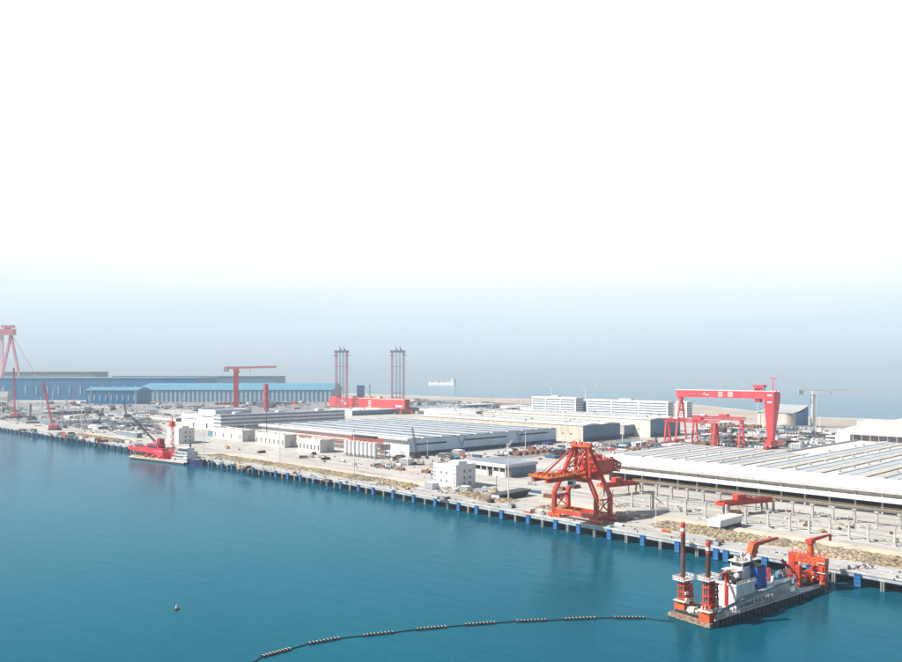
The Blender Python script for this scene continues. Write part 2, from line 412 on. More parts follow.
def patch(name, pix, material, dz=.04, z=G):
    mb = MB(); mb.prism([tuple(at(x, y, z)[:2]) for x, y in pix], z - .5, z + dz)
    return tag(mb.build(name, material), kind='structure')
# yards and roads, each a thin sheet on the ground
patch('beach', [(940, 425), (940, 421.4), (810, 418.4), (700, 406.4), (600, 401), (480, 399.2), (400, 396.2), (325, 394.2), (325, 397.2), (400, 399.5), (480, 403.5), (600, 409), (700, 414), (815, 428), (940, 435)], SAND, .05)
patch('yard', [(-80, 402), (330, 402), (330, 413), (180, 416), (130, 432), (40, 424), (-80, 412)], DGRND, .05)
patch('yard', [(400, 400.5), (530, 406), (530, 414), (420, 412), (400, 409)], DGRND, .06)
patch('road', [(330, 468), (560, 505), (545, 508), (330, 472)], SLAB, .05)
patch('road', [(205, 443), (560, 497), (575, 489), (300, 451), (205, 439)], SLAB, .08)
patch('road', [(60, 416), (190, 409), (200, 412), (120, 420), (70, 421)], SLAB, .08)
patch('road', [(-20, 408), (120, 406), (120, 407.5), (-20, 410)], SLAB, .08)
patch('road', [(470, 461), (640, 437), (640, 441), (490, 464)], ASPH, .1)

for yy, x0_, x1_ in ((418, -330, 60), (430, -330, 60), (444, -330, 60)):
    tag(MB().box(x0_, x1_, yy - .35, yy + .35, G - .2, G + .16).build('kerb', mat('dark_kerb', (.14, .14, .14), .8)), kind='structure')
tag(MB().box(-345, 60, 405.5, 447, G - .2, G + .05).build('yard', SLAB), kind='structure')
# rough stone bank between the apron and the yards
def bank():
    m = bpy.data.materials.new('rubble_bank'); m.use_nodes = True
    n = m.node_tree.nodes; l = m.node_tree.links; b = n['Principled BSDF']; b.inputs['Roughness'].default_value = .95
    g = n.new('ShaderNodeNewGeometry'); v = n.new('ShaderNodeTexVoronoi'); v.inputs['Scale'].default_value = .9
    l.new(g.outputs['Position'], v.inputs['Vector'])
    r = n.new('ShaderNodeValToRGB'); l.new(v.outputs['Color'], r.inputs[0])
    r.color_ramp.elements[0].position = .15; r.color_ramp.elements[0].color = (.09, .07, .045, 1)
    r.color_ramp.elements[1].position = .85; r.color_ramp.elements[1].color = (.42, .35, .24, 1)
    z = n.new('ShaderNodeTexNoise'); z.inputs['Scale'].default_value = .06; l.new(g.outputs['Position'], z.inputs[0])
    x = n.new('ShaderNodeMix'); x.data_type = 'RGBA'; x.blend_type = 'MULTIPLY'; x.inputs[0].default_value = .6
    l.new(r.outputs[0], x.inputs[6]); rr = n.new('ShaderNodeValToRGB'); l.new(z.outputs[0], rr.inputs[0])
    rr.color_ramp.elements[0].position = .35; rr.color_ramp.elements[0].color = (.45, .42, .38, 1); rr.color_ramp.elements[1].position = .6
    l.new(rr.outputs[0], x.inputs[7]); l.new(x.outputs[2], b.inputs['Base Color'])
    rnd = random.Random(3)
    def piece(s0, s1, d0, d1, name='rubble_bank'):
        mb = MB(); ns = max(2, int((s1 - s0) / 1.4)); prof = [(0, 0), (.12, .9), (.25, 1.6), (.4, 2.2), (.55, 2.5), (.7, 2.6), (.85, 2.4), (1, 0)]
        rows = []
        for i in range(ns + 1):
            s = s0 + (s1 - s0) * i / ns; p, d = along(s); q = inl(d)
            endf = min(1, i / 5, (ns - i) / 5); wob = rnd.uniform(-.8, .8)
            row = []
            for t, h in prof:
                wv = 1 + .28 * math.sin(s * .11) * math.sin(s * .031 + 1)
                c = p + q * (d0 + (d1 - d0) * (1 - wv * (1 - t)) + (wob if t < .5 else 0) + rnd.uniform(-.5, .5))
                row.append((c.x, c.y, G - .05 + max(0, h * endf * .7 + (rnd.uniform(-.45, .45) if 0 < t < 1 else -.2))))
            rows.append(row)
        k = len(prof); mb.v = [v_ for r_ in rows for v_ in r_]
        for i in range(ns):
            for j in range(k - 1): mb.f.append((i * k + j, i * k + j + 1, (i + 1) * k + j + 1, (i + 1) * k + j)); mb.m.append(0)
        tag(mb.build(name, m), 'long bank of brown rubble stone behind the quay apron', 'rubble bank', kind='stuff')
    # 902 px column lies near s = 160
    piece(100, 293, 19, 37); piece(306, 372, 17, 33); piece(392, 452, 15, 30); piece(486, 800, 11, 26); piece(1010, 1180, 16, 28)
    mb = MB()                                     # low pale retaining ledge on the land side
    for s0, s1, d in ((80, 300, 40), (306, 385, 40), (486, 790, 29), (1010, 1180, 31)):
        n_ = int((s1 - s0) / 12)
        for i in range(n_):
            a, da = along(s0 + (s1 - s0) * i / n_); b_, db = along(s0 + (s1 - s0) * (i + 1) / n_)
            A0 = a + inl(da) * d; A1 = a + inl(da) * (d + 7); B0 = b_ + inl(db) * d; B1 = b_ + inl(db) * (d + 7)
            mb.hexa([(p.x, p.y, G - .3) for p in (A0, A1, B1, B0)] + [(p.x, p.y, G + 1.1) for p in (A0, A1, B1, B0)])
    tag(mb.build('retaining_ledge', mat('sandy_concrete', (.48, .43, .34), .85, var=.12, scale=.1)), kind='structure')
bank()

# piers under the quay edge: blue fender boxes and plain concrete piles
def piers():
    t = thing('fender_pier', '', 'fender pier', (0, 0, 0))
    MB().box(-1.3, 1.3, -1.05, .9, .4, 5.9).build('fender_panel', FENDER, t)
    MB().box(-.9, .9, -.2, 1.6, -3, 4.19).build('pile', TIDAL, t)
    for z in (2, 3.6, 5.2): MB().box(-1.0, 1.0, -1.25, -1.06, z, z + .35).build('fender_rubber', BLUE, t)
    u = thing('quay_pile', '', 'pile', (0, 0, 0))
    MB().box(-.75, -.2, -.1, 1.3, -3, 4.19).build('pile', TIDAL, u); MB().box(.2, .75, -.1, 1.3, -3, 4.19).build('pile', TIDAL, u)
    MB().box(-1.2, 1.2, -.2, 13.9, 4.2, 4.99).build('pile_cap', CONC2, u)
    first = {0: t, 1: u}; used = set()
    # quay_line x of photo column for the sure ones
    def place(kind, s, lab, grp):
        p, d = along(s); q = inl(d); rz = math.atan2(q.y, q.x) - math.pi / 2
        o = first[kind]
        if kind in used: o = dup(o, (p.x, p.y, 0), rz)
        else: o.location = (p.x, p.y, 0); o.rotation_euler = (0, 0, rz)
        tag(o, lab + near(Vector((p.x, p.y, 0)), 90), None, grp); return kind
    plan = []
    e0 = QL[0]
    def s_of(xp):
        # distance along the quay of a photo column
        lo, hi = 0.0, QLEN - 1
        for _ in range(50):
            mid = (lo + hi) / 2
            if xpix(along(mid)[0]) > xp: lo = mid
            else: hi = mid
        return lo
    blues = [858, 810, 765, 726.3, 716.4, 677.7, 643, 609.7, 579, 556, 528.7, 502, 477, 459, 435.6, 414, 393.5, 373.5, 358.8, 341]
    ss = [s_of(x) for x in blues]
    ss = [ss[0] - 18.6 * k for k in (4, 3, 2, 1)] + ss
    while ss[-1] < QLEN - 60: ss.append(ss[-1] + 18.6)
    pend = []
    for s in ss: pend.append((0, s))
    for a, b in zip(ss[:-1], ss[1:]):
        if b - a < 9: continue
        pend.append((1, (a + b) / 2))
    for kind, s in pend:
        if kind == 0: used_k = place(0, s, 'blue fender box under the quay edge', 'blue fender piers along the quay')
        else: used_k = place(1, s, 'plain twin concrete pile under the quay edge', 'plain piles along the quay')
        used.add(used_k)
    # bollards
    b = thing('bollard', 'small black mooring bollard on the quay edge', 'bollard', (0, 0, 0), 0, 'mooring bollards on the quay edge')
    MB().tube((0, 0, 0), (0, 0, .6), .28).build('post', DARK, b)
    MB().tube((0, 0, .6), (0, 0, .95), .5, r2=.4).build('cap', DARK, b)
    k = 0
    for s in ss[:44]:
        if s < 60: continue
        p, d = along(s + 4); q = inl(d); l_ = (p.x + q.x * .9, p.y + q.y * .9, G + .01)
        nb = b if k == 0 else dup(b)
        nb.location = l_; nb['label'] = 'small black mooring bollard on the quay edge' + near(Vector(l_), 120)
        k += 1
piers()
# ------------------------------------------------------------------ buildings
FP = []                                        # footprints x0, x1, y0, y1 that loose things keep clear of
def site(xc, yb, xl, xr, yt):
    """near corner and size of a quay-parallel building: corner column/row, left and right end columns, top row"""
    p = at(xc, yb); lu = run(p, (-1, 0, 0), xl); lv = run(p, (0, 1, 0), xr); h = hgt(p, yt) - G
    FP.append((p.x - lu - 2, p.x + 2, p.y - 2, p.y + lv + 2))
    return p, lu, lv, h
def window(t, face, a, z, w_, h_, name='window', m=None, frame=None):
    """a framed window standing 8 cm proud: face 'front' looks to the water, 'side' to the right"""
    gl_, fr_ = MB(), MB(); f = .16
    def b(u0, u1, z0, z1, d, mi):
        o = gl_ if mi == 0 else fr_
        if face == 'front': o.box(u0, u1, -d, .02, z0, z1)
        else: o.box(-.02, d, u0, u1, z0, z1)
    b(a - w_ / 2, a + w_ / 2, z, z + h_, .08, 0)
    for u0, u1, z0, z1 in ((a - w_ / 2 - f, a - w_ / 2, z - f, z + h_ + f), (a + w_ / 2, a + w_ / 2 + f, z - f, z + h_ + f),
                           (a - w_ / 2, a + w_ / 2, z - f, z), (a - w_ / 2, a + w_ / 2, z + h_, z + h_ + f)):
        b(u0, u1, z0, z1, .16, 1)
    r = gl_.build(name, m or GLASS, t); fr_.build('frame', frame or WHITE, r)
    return r
def flat_roof(t, lu, lv, h, m, par=.6, pm=None, edge=.35):
    MB().box(-lu + edge, -edge, edge, lv - edge, h - .02, h + .12).build('roof', m, t)
    o = MB()
    o.box(-lu - .15, .15, -.15, edge, h - .1, h + par).box(-lu - .15, .15, lv - edge, lv + .15, h - .1, h + par)
    o.box(-lu - .15, -lu + edge, edge, lv - edge, h - .1, h + par).box(-edge, .15, edge, lv - edge, h - .1, h + par)
    return o.build('parapet', pm or WHITE, t)

def blockhouse(args, label, extra=0):
    p, lu, lv, h = site(*args)
    t = thing('gatehouse', label, 'building', p, 0)
    MB().box(-lu, 0, 0, lv, -.3, h).build('wall', WHITE, t)
    flat_roof(t, lu, lv, h, CONC2, .9)
    MB().box(-lu * .62, -lu * .2, lv * .35, lv * .8, h + .12, h + 2.6).build('stair_house', WHITE, t)
    n = 5; st = (h - 1.5) / n
    for k in range(n):
        z = .9 + st * k
        window(t, 'front', -lu + 1.4, z, 1.0, 1.2); window(t, 'front', -1.5, z, 1.0, 1.2)
        if k in (1, 3): window(t, 'front', -lu * .66, z, 1.3, 1.7); window(t, 'front', -lu * .42, z, 1.3, 1.7)
    for z in (h * .12, h * .40, h * .68):
        for u in (.42, .72): window(t, 'side', lv * u, z, 1.5, 1.9)
    if extra:
        MB().tube((-lu * .3, lv * .5, h + 2.6), (-lu * .3, lv * .5, h + 7), .12).build('antenna', GREYM, t)
    return t
blockhouse((456, 489, 434, 475.3, 466.5), 'white five storey blockhouse with small square windows beside the rubble bank', 1)
blockhouse((178.7, 444, 167, 194.5, 429), 'white blockhouse on the quay right behind the red crane barge')

def depot(args, nwin, label, first=.08, last=.92, door=False):
    p, lu, lv, h = site(*args)
    t = thing('depot', label, 'building', p, 0)
    MB().box(-lu, 0, 0, lv, -.3, h).build('wall', CREAM, t)
    flat_roof(t, lu, lv, h, CONC2, .8, CREAM)
    for k in range(nwin):
        u = -lu * (last - (last - first) * k / max(1, nwin - 1))
        window(t, 'front', u, h * .22, 1.9, h * .38, frame=CONC)
    window(t, 'side', lv * .6, .1, 4, h * .5, name='door', m=GREYM)
    for k in range(3): MB().cbox(-lu * (.2 + .3 * k), lv * .5, h + .12, 2.2, 1.6, 1.1).build('roof_unit', GREYM, t)
    return t
depot((242.4, 441.9, 213, 255, 431), 4, 'low cream depot with four windows, left of the row of three')
depot((284.6, 448, 255.8, 296.6, 435.6), 7, 'low cream depot with seven windows, middle of the row of three', .06, .95)
depot((320, 453.2, 298, 334, 440.8), 6, 'low cream depot with six windows, nearest the white silos', .07, .88)

# white tower blocks and the long banded building behind them
def striped():
    p, lu, lv, h = site(220.7, 430.5, 213, 345, 415.5)
    t = thing('office_building', 'long white and glass banded office building with a grey roof terrace', 'building', p)
    MB().box(-lu, -.8, .8, lv, -.3, h).build('wall', PALEGLASS, t)
    n = 4; st = h / n
    for k in range(n + 1):
        z = k * st
        MB().box(-lu - .3, 0, 0, lv + .3, z + (0 if k else -.3), z + st * (.56 if k < n else .16)).build('floor_band', WHITE, t)
    MB().box(-lu + 1, -2, 2, lv - 1, h + .6, h + 1.0).build('roof', ROOFG, t)
    for y in (lv * .12, lv * .45, lv * .78): MB().box(-lu * .7, -lu * .3, y, y + 12, h + 1, h + 3.8).build('plant_room', WHITE, t)
    p2 = p + Vector((-lu - .5, 4, 0)); l2 = run(p2, (-1, 0, 0), 198.5); h2 = hgt(p2, 410.8) - G
    t2 = thing('stair_tower', 'tall plain white tower at the left end of the banded office building', 'building', p2)
    FP.append((p2.x - l2, p2.x, p2.y, p2.y + 60))
    MB().box(-l2, 0, 0, 60, -.3, h2).build('wall', WHITE, t2); flat_roof(t2, l2, 60, h2, ROOFG, .9)
    window(t2, 'front', -l2 * .45, h2 * .62, l2 * .7, 1.3); window(t2, 'front', -l2 * .5, .1, 5, 8, name='door', m=DARK)
    p3 = p2 + Vector((-l2 - .4, 1, 0)); l3 = run(p3, (-1, 0, 0), 181.6); h3 = hgt(p3, 415.2) - G
    t3 = thing('annex', 'lower white block adjoining the tall plain white tower', 'building', p3)
    FP.append((p3.x - l3, p3.x, p3.y, p3.y + 50))
    MB().box(-l3, 0, 0, 50, -.3, h3).build('wall', WHITE, t3); flat_roof(t3, l3, 50, h3, ROOFW, .8)
    window(t3, 'front', -l3 * .45, h3 * .62, l3 * .62, 1.2); window(t3, 'front', -l3 * .3, .1, 5, 7, name='door', m=DARK)
striped()
# low block in front of it, further sheds
def shed(args, label, wall=BEIGE, roofm=ROOFW, side=SHADE, base_band=mat('deep_blue_base', (.012, .06, .13), .5), rise=2.5, wins=0, doors=(), ribs=0, ribbon=(), name='warehouse', ridge=True):
    p, lu, lv, h = site(*args)
    t = thing(name, label, 'warehouse', p)
    MB().box(-lu, -.02, 0, lv, -.3, h).build('wall', wall, t)
    MB().box(0, .25, .02, lv - .02, 0, h - .05).build('side_wall', side, t)  # end wall coloured bluer and darker to carry its shade
    if base_band: MB().box(.25, .45, .1, lv - .1, 0, min(4.6, h * .32)).build('base_band', base_band, t)  # deep blue band along the foot of the end wall
    n = 1 if lv < 60 else 2 if lv < 120 else 3
    prof = [(-.8, h)]
    for k in range(n):
        y0 = lv * k / n; y1 = lv * (k + 1) / n
        prof += [(y0 if k else -.8, h + .35), ((y0 + y1) / 2, h + rise)]
    prof += [(lv + .8, h + .35), (lv + .8, h)]
    MB().profx(prof, -lu - .6, .7).build('roof', roofm, t)
    rr_ = random.Random(int(lu * 7))
    for k in range(min(14, int(lu / 9))):
        MB().cbox(-lu * rr_.uniform(.06, .94), lv * rr_.uniform(.1, .9), h + .3, rr_.uniform(1.5, 4), rr_.uniform(1.5, 3), rise + rr_.uniform(.4, 1.6)).build('roof_unit', rr_.choice((GREYM, WHITE2, ROOFG)), t)
    if ridge:
        for k in range(n):
            y = lv * (k + .5) / n
            MB().box(-lu * .94, -lu * .06, y - 1.2, y + 1.2, h + rise - .3, h + rise + 1.1).build('ridge_vent', GREYM, t)
    for k in range(wins): window(t, 'front', -lu * (.04 + .92 * (k + .5) / wins), h * .42, 2.2, 1.4, frame=CONC)
    for u, w_, h_ in doors: window(t, 'front', -lu * u, .05, w_, h_, name='door', m=DARK)
    for u0, u1, z in ribbon:
        MB().box(.25, .40, lv * u0, lv * u1, h * z, h * z + 1.6).build('window_band', GLASS, t)
    return t, p, lu, lv, h
# the big warehouse with the glazed striped roof
def solar():
    p, lu, lv, h = site(409, 456.4, 262, 556, 439.6)
    t = thing('warehouse', 'huge white warehouse with a glazed striped roof behind the silos', 'warehouse', p)
    MB().box(-lu, -.02, 0, lv, -.3, h).build('wall', WHITE, t)
    MB().box(0, .3, .02, lv - .02, 0, h - .05).build('side_wall', PALEBLUE, t)  # white wall tinted blue for the shade on this side
    MB().box(.3, .5, .1, lv - .1, 0, 3.8).build('base_band', mat('deep_blue_base', (.012, .06, .13), .5), t)  # dark blue strip at the foot of the side wall
    MB().profx([(-4, h - 1.2), (-4.6, h + .4), (-3.4, h + 1.2), (4, h + 1.6), (4, h)], -lu - 2, 2).build('eave', WHITE, t)
    a = MB(); n = 9; bw = (lv - 4) / n
    a.box(-lu - 1, 1.2, 4, lv, h - .3, h + .3, 0)
    for k in range(n):
        y = 4 + bw * k
        a.profx([(y, h + .3), (y + bw * .40, h + 1.2), (y + bw * .50, h + .3)], -lu - .8, 1, 1)
        a.profx([(y + bw * .52, h + .3), (y + bw * .60, h + 1.3), (y + bw * .98, h + .3)], -lu - .8, 1, 0)
    a.build('roof', [ROOFW, PANEL], t)
    # skylights across the bays, each sheet a little proud
    for j in range(2):
        x0 = -lu * (.30 + .38 * j)
        b = MB()
        for k in range(n):
            y = 4 + bw * k
            b.face([(x0, y + bw * .04, h + .42), (x0 - 1.6, y + bw * .04, h + .42), (x0 - 1.6, y + bw * .39, h + 1.22), (x0, y + bw * .39, h + 1.22)])
        tag(b.build('skylight_row', ROOFW, t), kind=None)
    for u0, u1, z in ((.04, .22, .62), (.33, .62, .66), (.71, .93, .70)):
        MB().box(.3, .5, lv * u0, lv * u1, h * z, h * z + 1.7).build('window_band', GLASS, t)
    for u in (.29, .69):
        MB().bar((.7, lv * u, h * .95), (.7, lv * (u + .025), h * .35), .9, m=0).bar((.7, lv * (u + .05), h * .95), (.7, lv * (u + .025), h * .35), .9).build('vent_duct', GREYM, t)
    MB().box(-lu * .7, -lu * .15, -9, -5, h * .55, h * .55 + .35).box(-lu * .7, -lu * .15, -5, -.1, h * .60, h * .60 + .3).build('front_canopy', mat('faded_rust_red', (.42, .16, .12), .7), t)
    window(t, 'front', -lu * .9, .05, 9, 9, name='door', m=DARK)
solar()
# silos
def silos():
    a, b = at(346.5, 455.5), at(375, 459.0)
    t0 = None
    for k in range(8):
        p = a.lerp(b, k / 7); hh = hgt(p, 440.5 + 2.6 * k / 7) - G
        if t0 is None:
            t0 = thing('silo', 'white cylindrical silo, first from the left of the row of eight', 'silo', p, 0, 'row of eight white silos')
            MB().tube((0, 0, 3), (0, 0, hh), 2.35, 20).build('shell', WHITE, t0)
            MB().tube((0, 0, .8), (0, 0, 3), 1.2, 16, r2=2.35).build('hopper', WHITE2, t0)
            MB().tube((0, 0, hh), (0, 0, hh + .9), 2.3, 20, r2=.7).build('cone_top', WHITE2, t0)
            for dx, dy in ((-1.5, -1.5), (1.5, -1.5), (1.5, 1.5), (-1.5, 1.5)): MB().bar((dx, dy, 0), (dx, dy, 3.4), .3).build('leg', GREYM, t0)
        else:
            dup(t0, p, label='white cylindrical silo, %s from the left of the row of eight' % ('second', 'third', 'fourth', 'fifth', 'sixth', 'seventh', 'last')[k - 1])
    c = a.lerp(b, .5); hh = hgt(c, 442) - G; FP.append((a.x - 4, b.x + 4, a.y - 4, b.y + 12))
    t = thing('conveyor_gallery', 'rusty red gallery frame carried over the white silos', 'conveyor', c + Vector((0, 4.5, 0)))
    L_ = (b - a).length
    MB().lattice((-L_ / 2 - 3, 0, hh + 2.6), (L_ / 2 + 8, 0, hh + 2.6), 3.2, 14, .3).build('truss', RED, t)
    MB().box(-L_ / 2 + 5, L_ / 2 - 3, -2.4, 2.4, hh + 4.6, hh + 6.4).build('roof', DARK, t)
    for x in (-L_ / 2 - 2, -L_ / 6, L_ / 6, L_ / 2 + 6): MB().bar((x, 1.5, 0), (x, 1.5, hh + 1.2), .6).build('leg', RED, t)
    p = at(383, 457.5); t = thing('batching_plant', 'white and grey batching plant frame at the right end of the silos', 'plant', p)
    hh = hgt(p, 444) - G
    for x in (-3.5, 3.5):
        for y in (0, 6): MB().bar((x, y, 0), (x, y, hh), .5).build('leg', GREYM, t)
    MB().box(-4, 4, -.5, 6.5, hh * .55, hh).build('mixer_house', WHITE2, t); MB().box(-3, 3, 0, 5, hh * .28, hh * .42).build('platform', GREYM, t)
    FP.append((p.x - 6, p.x + 6, p.y - 2, p.y + 8))
silos()
def canopy():
    p, lu, lv, h = site(506, 478.2, 464, 536, 465)
    t = thing('canopy_building', 'open fronted building with a white fascia and grey roof behind the white blockhouse', 'building', p)
    o = MB().box(-lu, 0, 6, lv, -.2, h - 2.4); o.build('wall', CREAM, t)
    MB().profx([(-1, h - 2.2), (-1.4, h - 1), (-.9, h), (lv + 1, h), (lv + 1, h - 2.2)], -lu - 1, 1).build('roof', ROOFG, t)
    MB().profx([(-1.7, h - 2.5), (-2.1, h - 1), (-1.6, h + .3), (-1.0, h + .3), (-1.0, h - 2.5)], -lu - 1.2, 1.2).build('fascia', WHITE, t)
    MB().box(1.01, 1.25, -.8, lv + .9, h - 2.3, h + .2).build('side_fascia', WHITE2, t)
    MB().box(.02, .3, 6.1, lv - .1, 0, h - 2.5).build('side_wall', mat('slate_wall_shade', (.10, .18, .25), .5), t)  # slate tone paints the shade on this side of the building
    for k in range(8): MB().box(-lu + lu * k / 7 - .35, -lu + lu * k / 7 + .35, -.6, .1, 0, h - 2.4).build('column', WHITE, t)
    for k in range(7):
        u = -lu + lu * (k + .5) / 7; MB().box(u - lu * .055, u + lu * .055, 5.85, 6.02, h * .45, h * .75).build('window', GLASS, t)
    MB().box(-lu * .97, -lu * .40, -.3, -.1, 0, h * .42).build('low_wall', CREAM, t)
    MB().box(-lu * .30, -lu * .03, -.3, -.1, 0, h * .42).build('low_wall', CREAM, t)
canopy()
ND = [(.3, 8, 7), (.55, 8, 7), (.82, 7, 6)]
shed((583, 442, 420, 620, 426), 'long beige shed with small windows and a shaded blue grey end wall', wins=22, doors=ND, ribbon=[])
shed((624, 437.4, 600, 649, 425.8), 'middle shed with a shaded grey end wall between two larger sheds', ribbon=[(.2, .98, .15)], rise=1.5, ridge=False)
shed((650.3, 437.6, 503, 680, 419.8), 'long white roofed shed whose shaded blue grey end wall stands by the red gantry legs', wall=CREAM, wins=16, rise=2)
shed((503, 421.5, 468, 537, 412.8), 'flat shed with a shaded deep blue end wall amid the white roofs', side=mat('deep_blue_end_shade', (.04, .12, .22), .5), rise=1.2)  # shade of the end wall put into its deep blue
shed((476, 420.5, 424, 503, 411.6), 'white roofed workshop behind the glazed striped roof', wall=WHITE, side=mat('deep_blue_end_shade', (.04, .12, .22), .5), wins=9, doors=[(.08, 9, 8)], rise=1.5)
shed((560, 413.5, 520, 600, 408.8), 'thin white roofed shed in front of the banded office wing', wall=WHITE, rise=.8, ridge=False)
shed((430, 411.5, 405, 470, 408.2), 'small grey roofed shed right of the red hull', wall=WHITE2, roofm=ROOFG, rise=.8, ridge=False)
shed((455, 408.5, 440, 500, 405.8), 'far low shed with a pale roof near the beach', wall=WHITE, rise=.6, ridge=False)
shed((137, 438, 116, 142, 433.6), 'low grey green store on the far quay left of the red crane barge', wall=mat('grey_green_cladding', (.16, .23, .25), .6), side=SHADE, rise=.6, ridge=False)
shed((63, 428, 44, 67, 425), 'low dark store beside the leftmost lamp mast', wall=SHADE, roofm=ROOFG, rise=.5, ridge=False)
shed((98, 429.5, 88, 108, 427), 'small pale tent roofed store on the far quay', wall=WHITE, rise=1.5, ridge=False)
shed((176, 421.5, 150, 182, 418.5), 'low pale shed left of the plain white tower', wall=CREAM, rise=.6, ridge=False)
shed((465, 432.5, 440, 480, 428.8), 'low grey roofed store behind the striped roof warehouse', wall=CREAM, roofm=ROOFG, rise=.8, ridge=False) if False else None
shed((528, 417, 512, 548, 411.5), 'small white store with a shaded blue end behind the flat shed', wall=WHITE, side=mat('deep_blue_end_shade', (.04, .12, .22), .5), rise=.8, ridge=False)
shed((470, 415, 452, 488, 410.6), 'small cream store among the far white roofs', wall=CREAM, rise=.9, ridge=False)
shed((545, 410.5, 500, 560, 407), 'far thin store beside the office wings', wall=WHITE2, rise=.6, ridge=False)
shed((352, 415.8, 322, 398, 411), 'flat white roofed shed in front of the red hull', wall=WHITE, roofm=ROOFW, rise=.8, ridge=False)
shed((216, 437, 208, 221, 431.5), 'small grey lean-to beside the four window depot', wall=SHADE, rise=.5, ridge=False, base_band=None)

def office(args, label, floors=6):
    p, lu, lv, h = site(*args)
    t = thing('office_building', label, 'building', p)
    MB().box(-lu + .8, -.8, .8, lv - .8, -.3, h).build('wall', PALEGLASS, t)
    st = h / (floors + .6)
    for k in range(floors):
        MB().box(-lu, 0, 0, lv, k * st, k * st + st * .52).build('floor_band', WHITE, t)
    MB().box(-lu - .4, .4, -.4, lv + .4, floors * st, h + .8).build('roof_band', WHITE, t)
    for u in (.0, .33, .66, .97):
        MB().box(-lu * u - 3 if u else -3.0, -lu * u, -.5, -.01, 0, floors * st - .01).build('pier', WHITE, t)
    MB().box(-lu * .6, -lu * .45, lv * .3, lv * .7, h + .8, h + 3.6).build('plant_room', WHITE2, t)
office((576, 414.6, 532, 583.5, 398), 'white banded six storey office wing, furthest left of three')
office((668, 419, 586, 674, 402), 'longest white banded six storey office wing, in the middle of three')
office((687, 417.6, 677, 692.5, 401.8), 'short white banded office wing behind the tall gantry crane leg')
# added blue block paints the shaded recess between the first two wings
_p = at(583, 413.8); _t = thing('stair_tower', 'blue block for the shaded recess between two white banded office wings', 'building', _p)
MB().box(-6, 22, 0, 30, -.2, hgt(_p, 400.5) - G).build('wall', BLUEWALL, _t); MB().box(-6.2, 22.2, -.2, 30.2, hgt(_p, 400.5) - G, hgt(_p, 400) - G).build('roof', WHITE, _t)

def round_hall():
    p, lu, lv, h = site(792.7, 428.6, 757, 808, 413.5)
    t = thing('exhibition_hall', 'hall with a curved beige wall, a blue end and an upswept roof', 'hall', p)
    r = 14; poly = [(-lu, 0)] + [(-r + r * math.sin(a), r - r * math.cos(a)) for a in [R(15 * k) for k in range(7)]]
    poly = [(-lu, 2)] + [(-lu + 6, 0)] + poly[1:] + [(0, 30), (-lu, 30)]
    MB().prism(poly, -.3, h).build('wall', BEIGE, t)
    MB().hexa([(-lu, 30.1, 0), (.2, 30.1, 0), (.2, lv, 0), (-lu, lv, 0), (-lu, 30.1, h), (.2, 30.1, h), (.2, lv, h + 9), (-lu, lv, h + 9)]).build('end_wall', BLUEWALL, t)
    MB().box(.2, .5, r, 30, 0, h).build('end_panel', BLUEWALL, t)
    o = MB(); n = 10
    for k in range(n):
        y0, y1 = -1 + (lv + 2) * k / n, -1 + (lv + 2) * (k + 1) / n
        z = lambda y: h + .2 + 10 * max(0, y / lv) ** 1.7
        o.hexa([(-lu - 1, y0, z(y0)), (1, y0, z(y0)), (1, y1, z(y1)), (-lu - 1, y1, z(y1)), (-lu - 1, y0, z(y0) + .8), (1, y0, z(y0) + .8), (1, y1, z(y1) + .8), (-lu - 1, y1, z(y1) + .8)])
    o.build('roof', mat('dull_grey_roof', (.34, .36, .37), .5), t)
round_hall()

# the white hall at the right edge and the great hall with the ribbed roof
def right_hall():
    p = at(838, 446); h = hgt(p, 430) - G; lu = run(p, (1, 0, 0), 902) + 130; lv = run(p + Vector((0, 0, h)), (0, 1, 0), 935)
    lv = 300; FP.append((p.x, p.x + lu, p.y, p.y + lv))
    t = thing('warehouse', 'broad white warehouse with a deep white parapet at the right edge', 'warehouse', p)
    MB().box(0, lu, 6, lv, -.3, h - 2).build('wall', mat('mauve_wall_shade', (.26, .22, .25), .8), t)  # mauve tone includes the shade under the overhanging parapet
    MB().profx([(0, h - 4.5), (-.8, h - 2.5), (0, h), (6.2, h + .6), (6.2, h - 2)], -1, lu).build('parapet', WHITE, t)
    MB().profx([(6.2, h - 2), (6.2, h + .3), (lv * .35, h + 5), (lv * .5, h + .8), (lv * .8, h + 5), (lv, h), (lv, h - 2)], -.6, lu).build('roof', ROOFW, t)
    MB().box(-1.6, -.7, 8, lv, h - 1.5, h + 1.2).build('gutter', GREYM, t)
    MB().box(-2, 14, -3, 6, 0, h - 4.4).build('porch', WHITE, t)
    for z in (2, 6, 10): MB().box(-14, -2.1, 0, 5.9, z, z + 1.3).build('balcony', WHITE, t)
    MB().box(-13, -2.1, 6, 16, 0, 11).build('stair_wall', WHITE2, t)
    for k in range(int(lu / 9)): MB().box(16 + 9 * k, 16.7 + 9 * k, -.2, .6, 0, h - 4.4).build('column', CONC, t)
right_hall()
p_ = at(857, 429); t_ = thing('warehouse', 'low plain white warehouse beside the beach at the right', 'warehouse', p_)
MB().box(0, 190, 0, 45, -.3, 12).build('wall', WHITE, t_); MB().box(-.5, 191, -.5, 46, 12, 12.8).build('roof', ROOFW, t_); FP.append((p_.x, p_.x + 190, p_.y, p_.y + 45))

